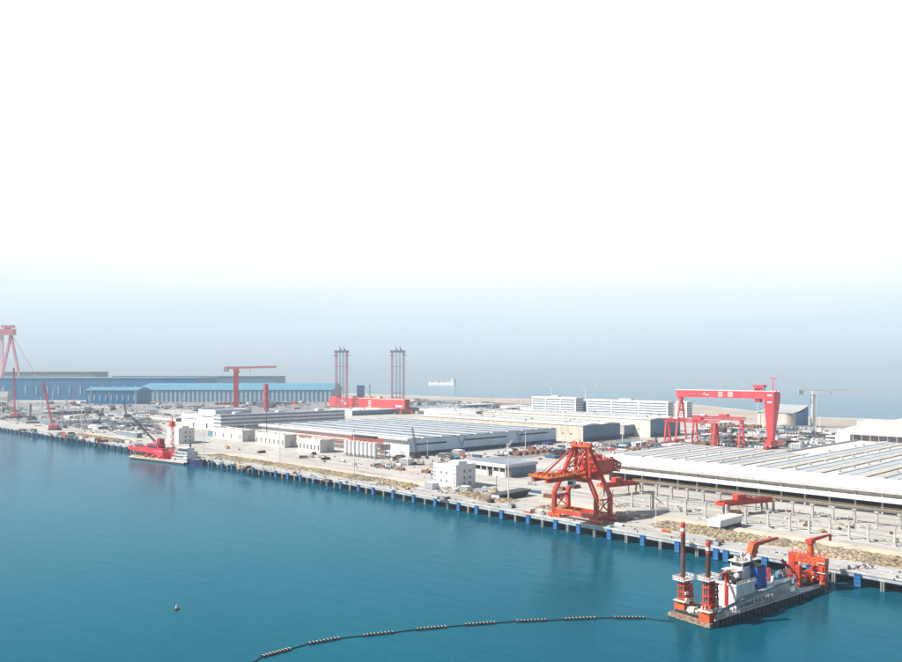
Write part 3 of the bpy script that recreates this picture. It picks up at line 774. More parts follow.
def great_hall():
    z = 20.0; a = at(609, 455, G + z)
    x0 = a.x; y0 = a.y; x1 = x0 + run(a, (1, 0, 0), 902) + 60
    back1 = at(700, 446, G + z).y; xs = at(790, 452, G + z).x; back2 = at(869, 441.5, G + z).y
    p = Vector((x0, y0, G)); t = thing('workshop_hall', 'vast fabrication hall with a ribbed white roof and open front on the right', 'hall', p)
    W = x1 - x0; D1 = back1 - y0; D2 = back2 - y0; XS = xs - x0
    FP.append((x0, x1, y0 - 5, back1 + 2)); FP.append((xs, x1, back1, back2 + 2))
    o = MB().box(0, W, 6, D1, z - .8, z); o.box(XS, W, D1, D2, z - .8, z); o.build('roof', ROOFW, t)
    MB().profx([(-3.5, z - 7.2), (-4.6, z - 5), (-4.4, z - 2), (-2, z + .2), (6, z + .35), (6, z - .9), (-2.5, z - 1.2), (-3.2, z - 5)], -1, W).build('fascia', WHITE, t)
    MB().box(-.6, W, -.1, .5, z - 11, z - 1.3).build('upper_wall', BEIGE, t)
    MB().profx([(-6.5, z - 12.2), (-6.7, z - 11.2), (-.12, z - 9.8), (-.12, z - 10.8)], -1, W).build('lower_eave', WHITE, t)
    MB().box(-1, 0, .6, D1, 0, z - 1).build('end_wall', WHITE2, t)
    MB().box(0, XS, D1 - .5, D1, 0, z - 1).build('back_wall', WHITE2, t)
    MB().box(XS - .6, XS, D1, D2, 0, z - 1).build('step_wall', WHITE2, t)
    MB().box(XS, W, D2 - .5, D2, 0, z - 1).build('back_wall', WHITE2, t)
    MB().box(XS - 1.6, XS - .02, D1 + .02, D2, z - .8, z + 1.2).build('gutter', GREYM, t); MB().box(0, XS, D1 - .6, D1 + .5, z + .02, z + .9).build('gutter', GREYM, t); MB().box(-.9, .2, 6.3, D1, z + .02, z + .9).build('gutter', GREYM, t)
    k = 0; x = 0; rnd = random.Random(5)
    while x < W - 10:
        D = D1 if x < XS else D2; y1 = 6.2
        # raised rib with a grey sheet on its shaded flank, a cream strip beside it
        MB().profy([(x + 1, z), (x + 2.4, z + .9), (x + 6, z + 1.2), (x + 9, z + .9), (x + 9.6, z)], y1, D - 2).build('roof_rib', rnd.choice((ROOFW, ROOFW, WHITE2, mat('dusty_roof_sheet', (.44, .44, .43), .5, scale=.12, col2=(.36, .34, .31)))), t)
        for q_ in range(int((D - 12) / 26)): MB().cbox(x + 6, y1 + 8 + q_ * 26 + rnd.uniform(-3, 3), z + 1.1, 1.5, 1.5, 1.3).build('roof_vent', GREYM, t) if rnd.random() < .7 else None
        MB().hexa([(x + 9.8, y1, z), (x + 15.5, y1, z), (x + 15.5, D - 3, z), (x + 9.8, D - 3, z), (x + 9.8, y1, z + .5), (x + 15.5, y1, z + .3), (x + 15.5, D - 3, z + .3), (x + 9.8, D - 3, z + .5)]).build('glazed_strip', mat('dull_roof_light', (.34, .39, .44), .35, var=.12, scale=.05), t)
        MB().box(x + 17, x + 24.5, y1 + .5, D - 2.5, z, z + .22).build('cream_strip', ROOFC, t)
        MB().box(x + 24.9, x + 25.5, y1, D - 2, z, z + .6).build('gutter', mat('rusty_gutter', (.20, .17, .15), .7), t)
        x += 26.5; k += 1
    for k in range(int(W / 15)):
        MB().box(15 * k, 15 * k + .9, -1.2, -.2, 0, z - 7).build('column', CONC2, t)
    # floor inside is ordinary ground; machines stand in the dark
    tag(MB().box(x0 + 2, x1, y0 - 3, back1 - 2, G - .2, G + .06).build('hall_floor', ASPH), kind='structure')
great_hall()

# runway of a yard crane along the hall, and the row of free posts before it
def runways():
    y = at(780, 513).y; xa = at(600, 500).x; xb = at(902, 520).x + 70
    t = thing('crane_runway', 'long concrete crane runway on columns along the open hall front', 'runway', (0, y, G))
    hb = hgt(at(672, 497), 483.2) - G
    MB().box(xa, xb, -.9, .9, hb - 1.3, hb - .1).build('beam', CONC2, t)
    MB().box(xa, xb, -.3, .3, hb - .1, hb + .25).build('rail', GREYM, t)
    n = 0; x = at(671.6, 497).x; st = 8.9 * 1.0
    xs_ = [at(px, 374 + .1337 * (px + 260)).x for px in (671.6, 688.5, 705.5, 724.6, 742, 761, 780.6, 801, 822, 842.5, 861, 882, 900)]
    sp = (xs_[-1] - xs_[0]) / 12
    x = xs_[0] - sp * 3
    while x < xb:
        MB().box(x - .55, x + .55, -.6, .6, 0, hb - 2.4).box(x - 1.1, x + 1.1, -1, 1, hb - 2.4, hb - 1.32).build('column', CONC, t); x += sp
    o = MB(); o.rail([(xa, -1.6, hb), (xb, -1.6, hb)], 1.4, .14, 3.2); o.build('handrail', DULLY, t)
    MB().box(xa, xb, -1.8, -.95, hb - .25, hb - .02).build('walkway', mat('rusty_grating', (.30, .22, .13), .8), t)
    FP.append((xa, xb, y - 3, y + 3))
    first = None; g = 'row of free standing concrete posts in front of the crane runway'
    pts = [(612, 508.4), (632, 511), (650, 512.5), (667, 514), (685.8, 517), (705.5, 519.5), (726, 522), (745.6, 525), (768, 528.5), (789.6, 532), (809, 535), (829.7, 538), (849, 541), (868, 543.5), (894.6, 547.5), (918, 551)]
    k = 0
    for px, py in pts:
        p = at(px, py); p.y = 409
        p.x = 0; p.x = run(Vector((0, 409, G)), (1, 0, 0), px)
        if first is None:
            first = thing('concrete_post', 'slim pale concrete post standing free in front of the crane runway', 'post', p, 0, g)
            MB().box(-.45, .45, -.45, .45, 0, 9.2).build('shaft', CONC2, first); MB().box(-1, 1, -1, 1, -.1, .7).build('footing', CONC, first)
            MB().box(-.45, .9, -.6, .6, 8.4, 9.25).build('bracket', CONC, first)
        else: dup(first, p)
        FP.append((p.x - 2, p.x + 2, 406, 412))
    p = at(653, 509); t = thing('braced_post', 'dark steel frame with a diagonal brace near the posts', 'frame', p)
    MB().bar((0, 0, 0), (0, 0, 11), .8).build('leg', DARK, t); MB().bar((0, 0, 8), (7, 0, 4), .4).build('brace', DARK, t); MB().bar((0, 0, 10), (-9, 0, 10), .6).build('arm', DARK, t)
runways()

# far blue halls, facing the camera squarely
def far_hall(name, label, x0, x1, Y, zt, depth_, m, roofm, ridge=0, ribs=0, ribm=None, lights=0, base=G, eaves=None):
    c, s = math.cos(YAW), math.sin(YAW)
    X0, X1 = (x0 - CX) / FPX * Y, (x1 - CX) / FPX * Y
    o = Vector((X0 * c - Y * s, X0 * s + Y * c, base)); W = X1 - X0; h = zt - base
    t = thing(name, label, 'hall', o, YAW)
    MB().box(0, W, 0, depth_, -.5, h).build('wall', m, t)
    if ridge:
        MB().profx([(-2, h), (-2, h + 1), (depth_ * .25, h + ridge * .65), (depth_ * .5, h + ridge), (depth_ * .75, h + ridge * .65), (depth_ + 2, h + 1), (depth_ + 2, h)], -3, W + 3).build('roof', roofm, t)
    else: MB().box(-2, W + 2, -2, depth_ + 2, h, h + 2.5).build('roof', roofm, t)
    n = ribs
    for k in range(n):
        x = W * (k + .5) / n
        MB().box(x - W / n * .22, x + W / n * .22, -.6, -.02, 0 if lights == 0 else h * .1, h * .93).build('wall_panel', ribm, t)
    for k in range(lights):
        x = W * (k + .5) / lights; MB().box(x - 1.2, x + 1.2, -1.2, -.02, h * .28, h * .66).build('pilaster', PALEBLUE, t)
    return t
far_hall('assembly_hall', 'huge dark blue assembly hall at the left under the tall pink gantry crane', -90, 196, 2420, hgt(at(0, 402), 378.4), 220, BLUEWALL, mat('pale_cyan_sheet', (.20, .42, .52), .5), ridge=0, lights=26)
far_hall('assembly_hall', 'wide hall with a cyan roof and upright blue and white wall panels', 138, 332, 2266, hgt(at(0, 402), 390.2), 200, mat('mid_blue_cladding', (.10, .24, .36), .5), BLUEROOF, ridge=20, ribs=44, ribm=mat('pale_wall_panel', (.42, .52, .58), .5))
far_hall('assembly_hall', 'dark blue shed with a saw edged roof left of the cyan roofed hall', 86, 137, 2100, hgt(at(0, 404.2), 390.5), 90, BLUEWALL, BLUEROOF, ridge=9, lights=9)
far_hall('assembly_hall', 'grey green hall rising behind the dark blue assembly hall', 4, 94, 2900, 96.5, 120, mat('grey_green_cladding', (.16, .23, .25), .6), ROOFG)
far_hall('assembly_hall', 'long teal hall with a rosy lower wall behind the cyan roofed hall', 112, 277, 3000, 80, 150, mat('slate_teal_cladding', (.06, .17, .23), .6), ROOFG)
p_ = at(2, 401.5); t_ = thing('cabin', 'small white block in front of the dark blue hall at the left edge', 'building', p_, YAW)
MB().box(-20, 16, 0, 20, 0, 12).build('wall', WHITE, t_); MB().box(-20, 16, 1, 19, 16, 30).build('upper_wall', WHITE, t_); MB().box(-22, 18, -2, 22, 12, 16).build('roof', ROOFW, t_)

# pale slab block lying over the rubble bank
def slab_block():
    p, lu, lv, h = site(720, 532.5, 708.5, 741.5, 522.5)
    t = thing('concrete_caisson', 'pale block on a cradle dark as its shadow, lying across the rubble bank', 'caisson', p)
    MB().hexa([(-lu, 0, 2.4), (0, 0, 2.4), (0, lv, 2.4), (-lu, lv, 2.4), (-lu - .6, -.6, h + 1), (.6, -.6, h + 1), (.6, lv + .6, h + 1), (-lu - .6, lv + .6, h + 1)]).build('body', WHITE, t)
    for k in range(3): MB().box(-lu, 0, lv * k / 3 + .6, lv * k / 3 + lv / 3 - .4, -.2, 2.4).build('cradle', DARK, t)  # supports coloured dark to deepen the shadow under the block
slab_block()
p_ = at(499, 500.5); t_ = thing('steel_trough', 'open black steel trough lying on the apron beside a tall lamp mast', 'trough', p_)
MB().hexa([(-5, 0, .2), (1, 0, .2), (1, 26, .2), (-5, 26, .2), (-7, -1, 4), (2.4, -1, 4), (2.4, 30, 4.6), (-7, 30, 4.6)]).build('hull', DARK, t_); MB().box(-6, 1, -.9, -.4, 1, 3.4).build('end_plate', WHITE2, t_); FP.append((p_.x - 7, p_.x + 3, p_.y - 2, p_.y + 30))
# ------------------------------------------------------------------ cranes and towers
def quay_crane():
    xa, xb, ya, yb = -284.0, -254.0, QL[0].y + 3.6, QL[0].y + 16.5
    xc = (xa + xb) / 2
    t = thing('quay_crane', 'big orange red portal quay crane with a level boom over the water', 'crane', (xc, ya, G))
    FP.append((xa - 4, xb + 4, ya - 3, yb + 3))
    D = yb - ya; W = (xb - xa) / 2
    zp = 15.0; zb = 23.5; za = 41.5
    for sx in (-1, 1):
        for y in (0, D):
            o = MB(); x = sx * W
            o.box(x - 4.6, x + 4.6, y - .8, y + .8, 1.0, 2.2)
            for dx in (-3.6, -1.2, 1.2, 3.6): o.box(x + dx - .9, x + dx + .9, y - .6, y + .6, 0, 1.0)
            o.build('bogie', ORANGE, t)
            l = MB(); l.bar((x, y, 2.2), (x, y, zp), 2.3, 2.3, w2=2.1, h2=2.1)
            l.bar((x, y, zp - .6), (x * .62, y + (1 if y == 0 else -1) * .4, zb + 1), 2.1, 2.1, w2=1.8, h2=1.8)
            l.build('leg', RED, t)
    for y in (0, D): MB().box(-W - 1, W + 1, y - .9, y + .9, 2.3, 4.5).build('sill_beam', RED, t)
    for sx in (-1, 1):
        MB().box(sx * W - .8, sx * W + .8, 1.2, D - 1.2, 2.6, 4.4).build('sill_beam', RED, t)
        o = MB(); x = sx * W
        o.bar((x, 1, 12.5), (x, D - 1, 12.5), .8).bar((x, 1, 5), (x, D / 2, 9), .55).bar((x, D - 1, 5), (x, D / 2, 9), .55).bar((x, D / 2, 9), (x, D / 2, 12.5), .55)
        o.bar((x, 1, 12.3), (x, D / 2, 8.8), .5).bar((x, D - 1, 12.3), (x, D / 2, 8.8), .5); o.build('brace', RED, t)
    for y in (0, D): MB().box(-W * .62 - 1, W * .62 + 1, y - 1, y + 1, zb - 1.2, zb + 1).build('portal_beam', RED, t)
    # boom deck
    y0, y1 = -31, D + 16
    for x in (-4.6, 4.6):
        MB().box(x - .8, x + .8, y0, y1, zb + 1.05, zb + 3.5).build('boom_girder', RED, t)
    deck = Bits(); rnd = random.Random(11)
    MB().box(-7.4, 7.4, y0 - 1, y0 + 27, zb + 3.55, zb + 3.85).build('boom_walkway', ORANGE, t)
    for k in range(34): deck.cbox(rnd.uniform(-6.4, 6.4), y0 + 1 + 25 * rnd.random(), zb + 3.85, rnd.uniform(.6, 2.6), rnd.uniform(.6, 2.8), rnd.uniform(.4, 1.9))
    deck.b, rest = deck.b[::2], deck.b[1::2]; deck.build('winch', ORANGE, t); deck.b = rest; deck.build('winch', RED, t)
    r_ = MB(); r_.rail([(-7.4, y0 - 1, zb + 3.85), (7.4, y0 - 1, zb + 3.85), (7.4, y0 + 27, zb + 3.85)], 1.2, .13); r_.rail([(-7.4, y0 - 1, zb + 3.85), (-7.4, y0 + 27, zb + 3.85)], 1.2, .13); r_.build('handrail', YELLOW, t)
    o = MB()
    for k in range(9): yy = y0 + 3 + k * 6.4; o.bar((-4, yy, zb + 2.4), (4, yy + 3, zb + 2.4), .5).bar((4, yy + 3, zb + 2.4), (-4, yy + 6.4, zb + 2.4), .5)
    o.build('boom_bracing', RED, t)
    # two tall A frames meeting the apex platform
    for sx in (-1, 1):
        xt = sx * 4.6
        o = MB(); o.bar((sx * W * .62, 0, zb + 1), (xt, D * .42, za), 2.4, 2.4, w2=2.0, h2=2.0); o.build('mast_leg', RED, t)
        o = MB(); o.bar((sx * W * .62, D, zb + 1), (xt, D * .58, za), 2.1, 2.1, w2=1.7, h2=1.7); o.build('mast_leg', RED, t)
        MB().bar((sx * W * .5, D * .1, zb + 6), (sx * W * .5, D * .9, zb + 6), .7).bar((xt * 1.3, D * .32, za - 6), (xt * 1.3, D * .68, za - 6), .6).build('mast_brace', RED, t)
        MB().bar((xt, D * .42, za), (xt, y0 + 9, zb + 3.8), .75).build('forestay', RED, t)
        MB().bar((xt, D * .5, za), (xt * .8, y0 + 24, zb + 3.8), .6).build('inner_stay', RED, t)
        MB().bar((xt, D * .58, za), (xt, y1 - 2, zb + 5), .5).build('backstay', mat('dark_red_paint', (.30, .02, .02), .5), t)
    o = MB().box(-7, 7, D * .5 - 2.2, D * .5 + 2.2, za, za + 1.1); 
    for k in range(7): o.cbox(-6 + 2 * k, D * .5 + rnd.uniform(-1, 1), za + 1.1, 1.2, 1.4, rnd.uniform(.6, 1.9))
    o.build('apex_platform', ORANGE, t)
    MB().bar((-4.6, D * .3, zb + 9), (4.6, D * .7, za - 3), .6).bar((4.6, D * .3, zb + 9), (-4.6, D * .7, za - 3), .6).build('cross_brace', RED, t)
    MB().box(-6.5, 6.5, D - 1, D + 15, zb + 3.6, zb + 10).build('machinery_house', RED, t)
    o = Bits()
    for k in range(18): o.cbox(rnd.uniform(-6, 6), D + rnd.uniform(0, 18), zb + 10 if k < 9 else zb + 2, rnd.uniform(.8, 2.6), rnd.uniform(.8, 2.6), rnd.uniform(.6, 1.8))
    o.build('roof_unit', mat('dark_red_paint', (.30, .02, .02), .5), t)
    MB().lattice((3, D + 14, zb + 8), (3, D + 24, zb + 4), 5, 5, .7).build('rear_frame', mat('dark_red_paint', (.30, .02, .02), .5), t)
    for sx in (-1, 1):
        r_ = MB(); r_.rail([(sx * W * .62, -1.1, zb + 1), (0, -1.1, zb + 1)], 1.2, .13, 2); r_.rail([(sx * (W + 1), -1, 4.5), (0, -1, 4.5)], 1.1, .13, 2); r_.build('handrail', YELLOW, t)
        r_ = MB(); x_ = sx * W * 1.0
        for q_ in range(14): z_ = 3 + q_ * .85; r_.bar((x_ - .5, -1.35, z_), (x_ + .5, -1.35, z_), .12)
        r_.bar((x_ - .5, -1.35, 2.5), (x_ - .5, -1.35, 15), .12).bar((x_ + .5, -1.35, 2.5), (x_ + .5, -1.35, 15), .12); r_.build('ladder', ORANGE, t)
        MB().lattice((sx * 5.6, y0, zb + 2.3), (sx * 5.6, y1, zb + 2.3), 1.2, 26, .16, h=2.4).build('boom_truss', ORANGE, t)
        MB().bar((sx * 5, D * .5, za + 1), (sx * 3, y0 + 2, zb + 4), .14).bar((sx * 5, D * .5, za), (sx * 4, y1, zb + 9), .14).build('hoist_cable', DARK, t)
        MB().bar((sx * W * .62, D * .1, zb + 1), (sx * 4.6, D * .5, za - 9), .45).build('mast_brace', ORANGE, t)
    o = MB()
    for q_ in range(6): z_ = zb + 4 + q_ * 2.6; o.bar((-W * .5 + q_ * .9, D * .46, z_), (W * .5 - q_ * .9, D * .46, z_), .3)
    o.build('mast_rungs', RED, t)
    oc = MB().box(2, 5, -9, -5.6, zb - 3, zb + .9).build('operator_cab', WHITE2, t); MB().box(1.98, 5.02, -9.02, -8.6, zb - 2, zb - .3).build('window', GLASS, oc)
    MB().cbox(0, D * .5, zb + 1.2, 9, 6, 2.6).build('trolley', ORANGE, t)
    o = MB()
    for k in range(6): z = 4.5 + k * 3.2; o.box(W + 1.2, W + 3, -.8 + k % 2, .6 + k % 2, z, z + .25).bar((W + 2, -.8, z), (W + 2, .8, z + 3), .2)
    o.build('stairway', YELLOW, t)
quay_crane()

def bridge_crane(pa, pb, label, legs=((.12, 9), (.9, 9))):
    L_ = (pb - pa).length; rz = math.atan2(pb.y - pa.y, pb.x - pa.x)
    p = Vector((pa.x, pa.y, G)); zz = pa.z - G
    t = thing('yard_crane', label, 'crane', p, rz)
    for y in (-2.1, 2.1): MB().box(0, L_, y - .8, y + .8, zz - 1.5, zz + 1.2).build('girder', RED, t)
    MB().lattice((0, -3.2, zz + .2), (L_, -3.2, zz + .2), 1.0, 12, .2, h=2.2).build('side_truss', mat('dark_red_paint', (.30, .02, .02), .5), t)
    for x in (0, L_): MB().box(x - .8, x + .8, -3.4, 3.4, zz - 1.2, zz + .6).build('end_carriage', RED, t)
    o = MB(); o.rail([(0, -2.6, zz + .9), (L_, -2.6, zz + .9)], 1.2, .13); o.box(0, L_, -2.7, -2.1, zz + .7, zz + .9); o.build('walkway', ORANGE, t)
    MB().box(L_ * .30, L_ * .47, -2, 2.4, zz + 1, zz + 4.4).build('winch_house', RED, t)
    MB().box(L_ * .52, L_ * .60, -2.2, 2.2, zz + 1, zz + 2.2).build('trolley', mat('dark_red_paint', (.30, .02, .02), .5), t)
    for u, h in legs:
        for y in (-2.6, 2.6): MB().bar((L_ * u, y, 0), (L_ * u, y * .6, zz - .9), 1.1).build('leg', CONC, t)
bridge_crane(at(720.5, 503.5, 14), at(768.8, 499, 14), 'red bridge crane with a square winch house over the posts at the right')
bridge_crane(at(601, 485.5, 14), at(642, 481.5, 14), 'red bridge crane just right of the big portal quay crane')

def glyph(mb, x, z, w_, h_, y, seed):
    """a block character built of strokes"""
    r = random.Random(seed); s = w_ * .13
    for k in range(3): zz = z + h_ * (.12 + .36 * k); mb.box(x, x + w_, y, y + .12, zz, zz + s)
    for u in ((.15, .75) if seed % 2 else (.0, .46, .88)): mb.box(x + w_ * u, x + w_ * u + s, y - .05, y + .02, z, z + h_)
def logo(mb, x, z, w_, h_, y):
    n = 9
    for k in range(n):
        a, b = k / n, (k + 1) / n
        f = lambda u: z + h_ * (.35 + .3 * math.sin(u * 7))
        mb.bar((x + w_ * a, y, f(a)), (x + w_ * b, y, f(b)), .15, h_ * .34)
    mb.bar((x + w_ * .22, y, z + h_ * .4), (x + w_ * .3, y, z + h_ * 1.1), .15, h_ * .25)

def goliath():
    a, b = at(681, 442.5), at(771, 449); y = 841
    a.y = b.y = y; a.x = run(Vector((0, y, G)), (1, 0, 0), 681); b.x = run(Vector((0, y, G)), (1, 0, 0), 771)
    t = thing('gantry_crane', 'tallest rose red gantry crane with white characters on its girder', 'crane', a)
    Lg = b.x - a.x; zt = hgt(b, 391.6) - G; zb = hgt(b, 399) - G
    g = MB().box(-4, Lg + 7, -4, 4, zb, zt); g.build('girder', RED2, t)
    MB().box(-4.2, Lg + 7.2, -4.3, -3.7, zt, zt + .8).box(-4.2, Lg + 7.2, 3.7, 4.3, zt, zt + .8).build('handrail', mat('pink_white_paint', (.72, .55, .55), .5), t)
    l = MB(); logo(l, Lg * .28, zb + (zt - zb) * .32, Lg * .07, (zt - zb) * .36, -4.08); l.build('lettering', WHITE, t)
    for k, u in enumerate((.455, .565)):
        l = MB(); glyph(l, Lg * u, zb + (zt - zb) * .14, 5.2, (zt - zb) * .72, -4.2, k + 1); l.build('lettering', WHITE, t)
    # rigid leg: a wide box that tapers down, with two marks
    o = MB(); o.hexa([(Lg - 3, -2.2, 8), (Lg + 3, -2.2, 8), (Lg + 3, 2.2, 8), (Lg - 3, 2.2, 8), (Lg - 4.5, -8, zb), (Lg + 7, -8, zb), (Lg + 7, 8, zb), (Lg - 4.5, 8, zb)]); o.build('rigid_leg', RED2, t)
    MB().box(Lg - 4, Lg + 6.9, -8, 8, zb + .02, zt - 1).build('leg_head', RED2, t)
    for z in (.40, -.55): MB().box(Lg - .5, Lg + 4.5, -8.15, -8.02 + (0 if z > 0 else .4), zb + (zt - zb) * z, zb + (zt - zb) * z + 2.0).build('marking', WHITE, t)
    o = MB(); o.tube((Lg, -8, 6.5), (Lg, 8, 6.5), 3.4, 14); o.hexa([(Lg - 4, -9, 2.5), (Lg + 4, -9, 2.5), (Lg + 4, 9, 2.5), (Lg - 4, 9, 2.5), (Lg - 2.6, -4, 9.5), (Lg + 2.6, -4, 9.5), (Lg + 2.6, 4, 9.5), (Lg - 2.6, 4, 9.5)]); o.build('leg_foot', RED2, t)
    for yy in (-13, -7, 7, 13): MB().box(Lg - 2, Lg + 2, yy - 2.6, yy + 2.6, 0, 2.5).build('bogie', mat('dark_red_paint', (.30, .02, .02), .5), t)
    MB().bar((Lg, -13, 2.2), (Lg, 0, 7), 1.6).bar((Lg, 13, 2.2), (Lg, 0, 7), 1.6).build('foot_frame', RED2, t)
    # pendulum leg: two tubes spreading along the rails
    for s in (-1, 1): MB().bar((0, s * 13, 3), (0, s * 1.5, zb), 1.5, 1.5, w2=2.1, h2=2.1).build('pendulum_leg', RED2, t)
    for z, k in ((.2, 10.8), (.45, 7.9), (.7, 5)): MB().bar((0, -k, 3 + (zb - 3) * z), (0, k, 3 + (zb - 3) * z), .9).build('leg_tie', RED2, t)
    MB().box(-2.2, 2.2, -3, 3, zb - 3.5, zb - .02).build('leg_head', RED2, t)
    for yy in (-13, 13): MB().box(-2, 2, yy - 4, yy + 4, 0, 3).build('bogie', mat('dark_red_paint', (.30, .02, .02), .5), t)
    MB().bar((0, -13, 3.2), (0, 13, 3.2), 1.1).build('sill_beam', RED2, t)
    xh = Lg - 13
    MB().box(xh - 6, xh + 6, -4.4, 4.4, zt + 4.5, zt + 7.4).build('trolley_roof', RED2, t)
    o = MB()
    for dx in (-5, 0, 5):
        for dy in (-3.6, 3.6): o.bar((xh + dx, dy, zt), (xh + dx * .7, dy, zt + 4.5), .8)
    o.box(xh - 5, xh + 3, -2, 2, zt + .8, zt + 3.8); o.build('trolley', RED2, t)
    MB().box(xh - 4, xh + 2, -3, 3, zb - 4, zb - .05).build('hoist_cab', mat('dark_red_paint', (.30, .02, .02), .5), t)
    MB().bar((Lg + 2.4, 0, zt), (Lg + 2.4, 0, zt + 15), 1.1, w2=.8, h2=.8).build('maintenance_mast', RED2, t)
    MB().bar((Lg - 1, 0, zt + 15.5), (Lg + 6, 0, zt + 14.2), 1.2).build('maintenance_jib', RED2, t)
    FP.append((b.x - 6, b.x + 6, y - 18, y + 18)); FP.append((a.x - 4, a.x + 4, y - 18, y + 18))
goliath()

def small_gantry(px0, px1, y, ytop, label, cab):
    a = Vector((run(Vector((0, y, G)), (1, 0, 0), px0), y, G)); L_ = run(a, (1, 0, 0), px1); h = hgt(a + Vector((L_, 0, 0)), ytop) - G
    t = thing('gantry_crane', label, 'crane', a); FP.append((a.x - 3, a.x + 3, y - 9, y + 9)); FP.append((a.x + L_ - 3, a.x + L_ + 3, y - 9, y + 9))
    for s in (-2.6, 2.6): MB().lattice((-3, s, h - 2), (L_ + 3, s, h - 2), 2.0, 12, .5, h=3.2).build('girder', RED2, t)
    o = MB()
    for s in (-2.6, 2.6): o.box(-3, L_ + 3, s - .9, s + .9, h - 1.1, h - .3)
    o.build('girder_plate', RED2, t)
    for x in (0, L_):
        for s in (-1, 1): MB().bar((x, s * 7, 1.4), (x, s * 2.6, h - 3.8), 1.4, 1.4, w2=1.8, h2=1.8).build('leg', RED2, t)
        o = MB()
        for z in (.25, .5, .75): k = 7 - 4.4 * z; o.bar((x, -k, 1.4 + (h - 5) * z), (x, k, 1.4 + (h - 5) * z), .6)
        o.bar((x, -7, 1.4), (x, 5.9, h * .25), .45).bar((x, -5.9, h * .25), (x, 4.8, h * .5), .45); o.build('leg_bracing', RED2, t)
        MB().box(x - 1.2, x + 1.2, -9, 9, 0, 1.4).build('bogie', mat('dark_red_paint', (.30, .02, .02), .5), t)
    if cab:
        for x in (L_ - 2.6,): MB().lattice((x, 0, 1.5), (x, 0, h - 4), 4.4, 8, .7).build('stair_tower', ORANGE, t)
    MB().box(L_ * .55, L_ * .72, -3.4, 3.4, h - .2, h + 2.6).build('winch_house', RED2, t)
    MB().box(L_ * .15, L_ * .24, -3, 3, h - .2, h + 1.6).build('trolley', mat('pink_white_paint', (.72, .55, .55), .5), t)
small_gantry(667.5, 716, 806, 420.3, 'lower rose red gantry crane with an orange stair tower, front of the pair', True)
small_gantry(695, 741.5, 829, 417.2, 'lower rose red gantry crane, rear one of the pair', False)

def tower_crane(p, h, w_, m, label, jib=None, ang=0, back=0, drop=0):
    t = thing('tower_crane', label, 'crane', p, ang)
    MB().lattice((0, 0, 0), (0, 0, h), w_, max(8, int(h / (w_ * 1.4))), w_ * .17).build('mast', m, t)
    MB().box(-w_, w_, -w_, w_, -.2, 1.2).build('base', CONC, t)
    MB().box(-w_ * .36, w_ * .36, -w_ * .36, w_ * .36, 1.2, h).build('mast_core', m, t)
    if jib:
        MB().cbox(0, 0, h, w_ * 1.3, w_ * 1.3, w_ * .9).build('slewing_ring', m, t)
        z = h + w_ * .9
        MB().lattice((0, 0, z + w_ * .3), (jib, 0, z + w_ * .3 + drop), w_ * .5, 26, w_ * .12).build('jib', m, t)
        MB().lattice((-back, 0, z + w_ * .3), (0, 0, z + w_ * .3), w_ * .55, 7, w_ * .14).build('counter_jib', m, t)
        MB().box(-back, -back + w_ * 1.2, -w_ * .5, w_ * .5, z - w_ * .9, z + w_ * .3).build('counterweight', GREYM, t)
        MB().cbox(w_ * .8, w_ * .5, h - w_ * .3, w_ * .5, w_ * .5, w_ * .6).build('cab', WHITE2, t)
        MB().bar((jib * .35, 0, z), (jib * .35, 0, z - h * .08), w_ * .1).build('hook_rope', DARK, t)
    return t
PINKRED = mat('faded_red_paint', (.60, .07, .09), .5, var=.15, scale=.2)
p_ = at(236, 411.5); tower_crane(p_, hgt(p_, 371.8) - G, 7.5, PINKRED, 'red flat top tower crane behind the banded office building', jib=run(p_, (math.cos(YAW), math.sin(YAW), 0), 276), ang=YAW, back=26, drop=2)
p_ = at(266, 411.5); tower_crane(p_, hgt(p_, 384) - G, 6.8, PINKRED, 'bare red crane mast without a jib right of the flat top tower crane')
p_ = at(813.5, 427.5); tower_crane(p_, hgt(p_, 394.6) - G, 5.5, WHITE, 'white flat top tower crane beside the hall with the blue end', jib=run(p_, (math.cos(YAW), math.sin(YAW), 0), 863), ang=YAW, back=24, drop=0)

def pylon_goliath():
    Y = 2500
    c, s = math.cos(YAW), math.sin(YAW)
    def W(xp, yp): X = (xp - CX) / FPX * Y; return X, CAMZ - (yp - HY) * Y / FPX
    X0, zt = W(11, 335); o = Vector((X0 * c - Y * s, X0 * s + Y * c, G))
    t = thing('gantry_crane', 'giant gantry crane coloured pale pink for haze, cut by the left edge of the picture', 'crane', o, YAW)
    PK = mat('haze_paled_red', (.66, .22, .25), .5, var=.1, scale=.05)  # red made paler in the colour for the haze before it
    h = zt - G
    MB().box(-190, 12, -9, 9, h, h + 20).build('girder', PK, t)
    for x in (-22, 34): MB().bar((0, 0, h), (x * 1.6, -20, 0), 7, 7, w2=5, h2=5).build('pendulum_leg', PK, t)
    MB().bar((-30, 0, h), (-30, 0, 0), 9, 9).build('rigid_leg', mat('pink_white_paint', (.72, .55, .55), .5), t)
    MB().bar((-70, 0, h * .75), (-30, 0, 0), 7, 7).build('leg_brace', PK, t)
    MB().box(-28, 8, -10, 10, h + 24, h + 32).build('trolley_house', PK, t); MB().box(-18, -4, -6, 6, h + 20, h + 24).build('trolley', PK, t)
    MB().bar((4, 0, h - 2), (110, -30, 60), 1.2).build('stay_cable', PK, t)
pylon_goliath()

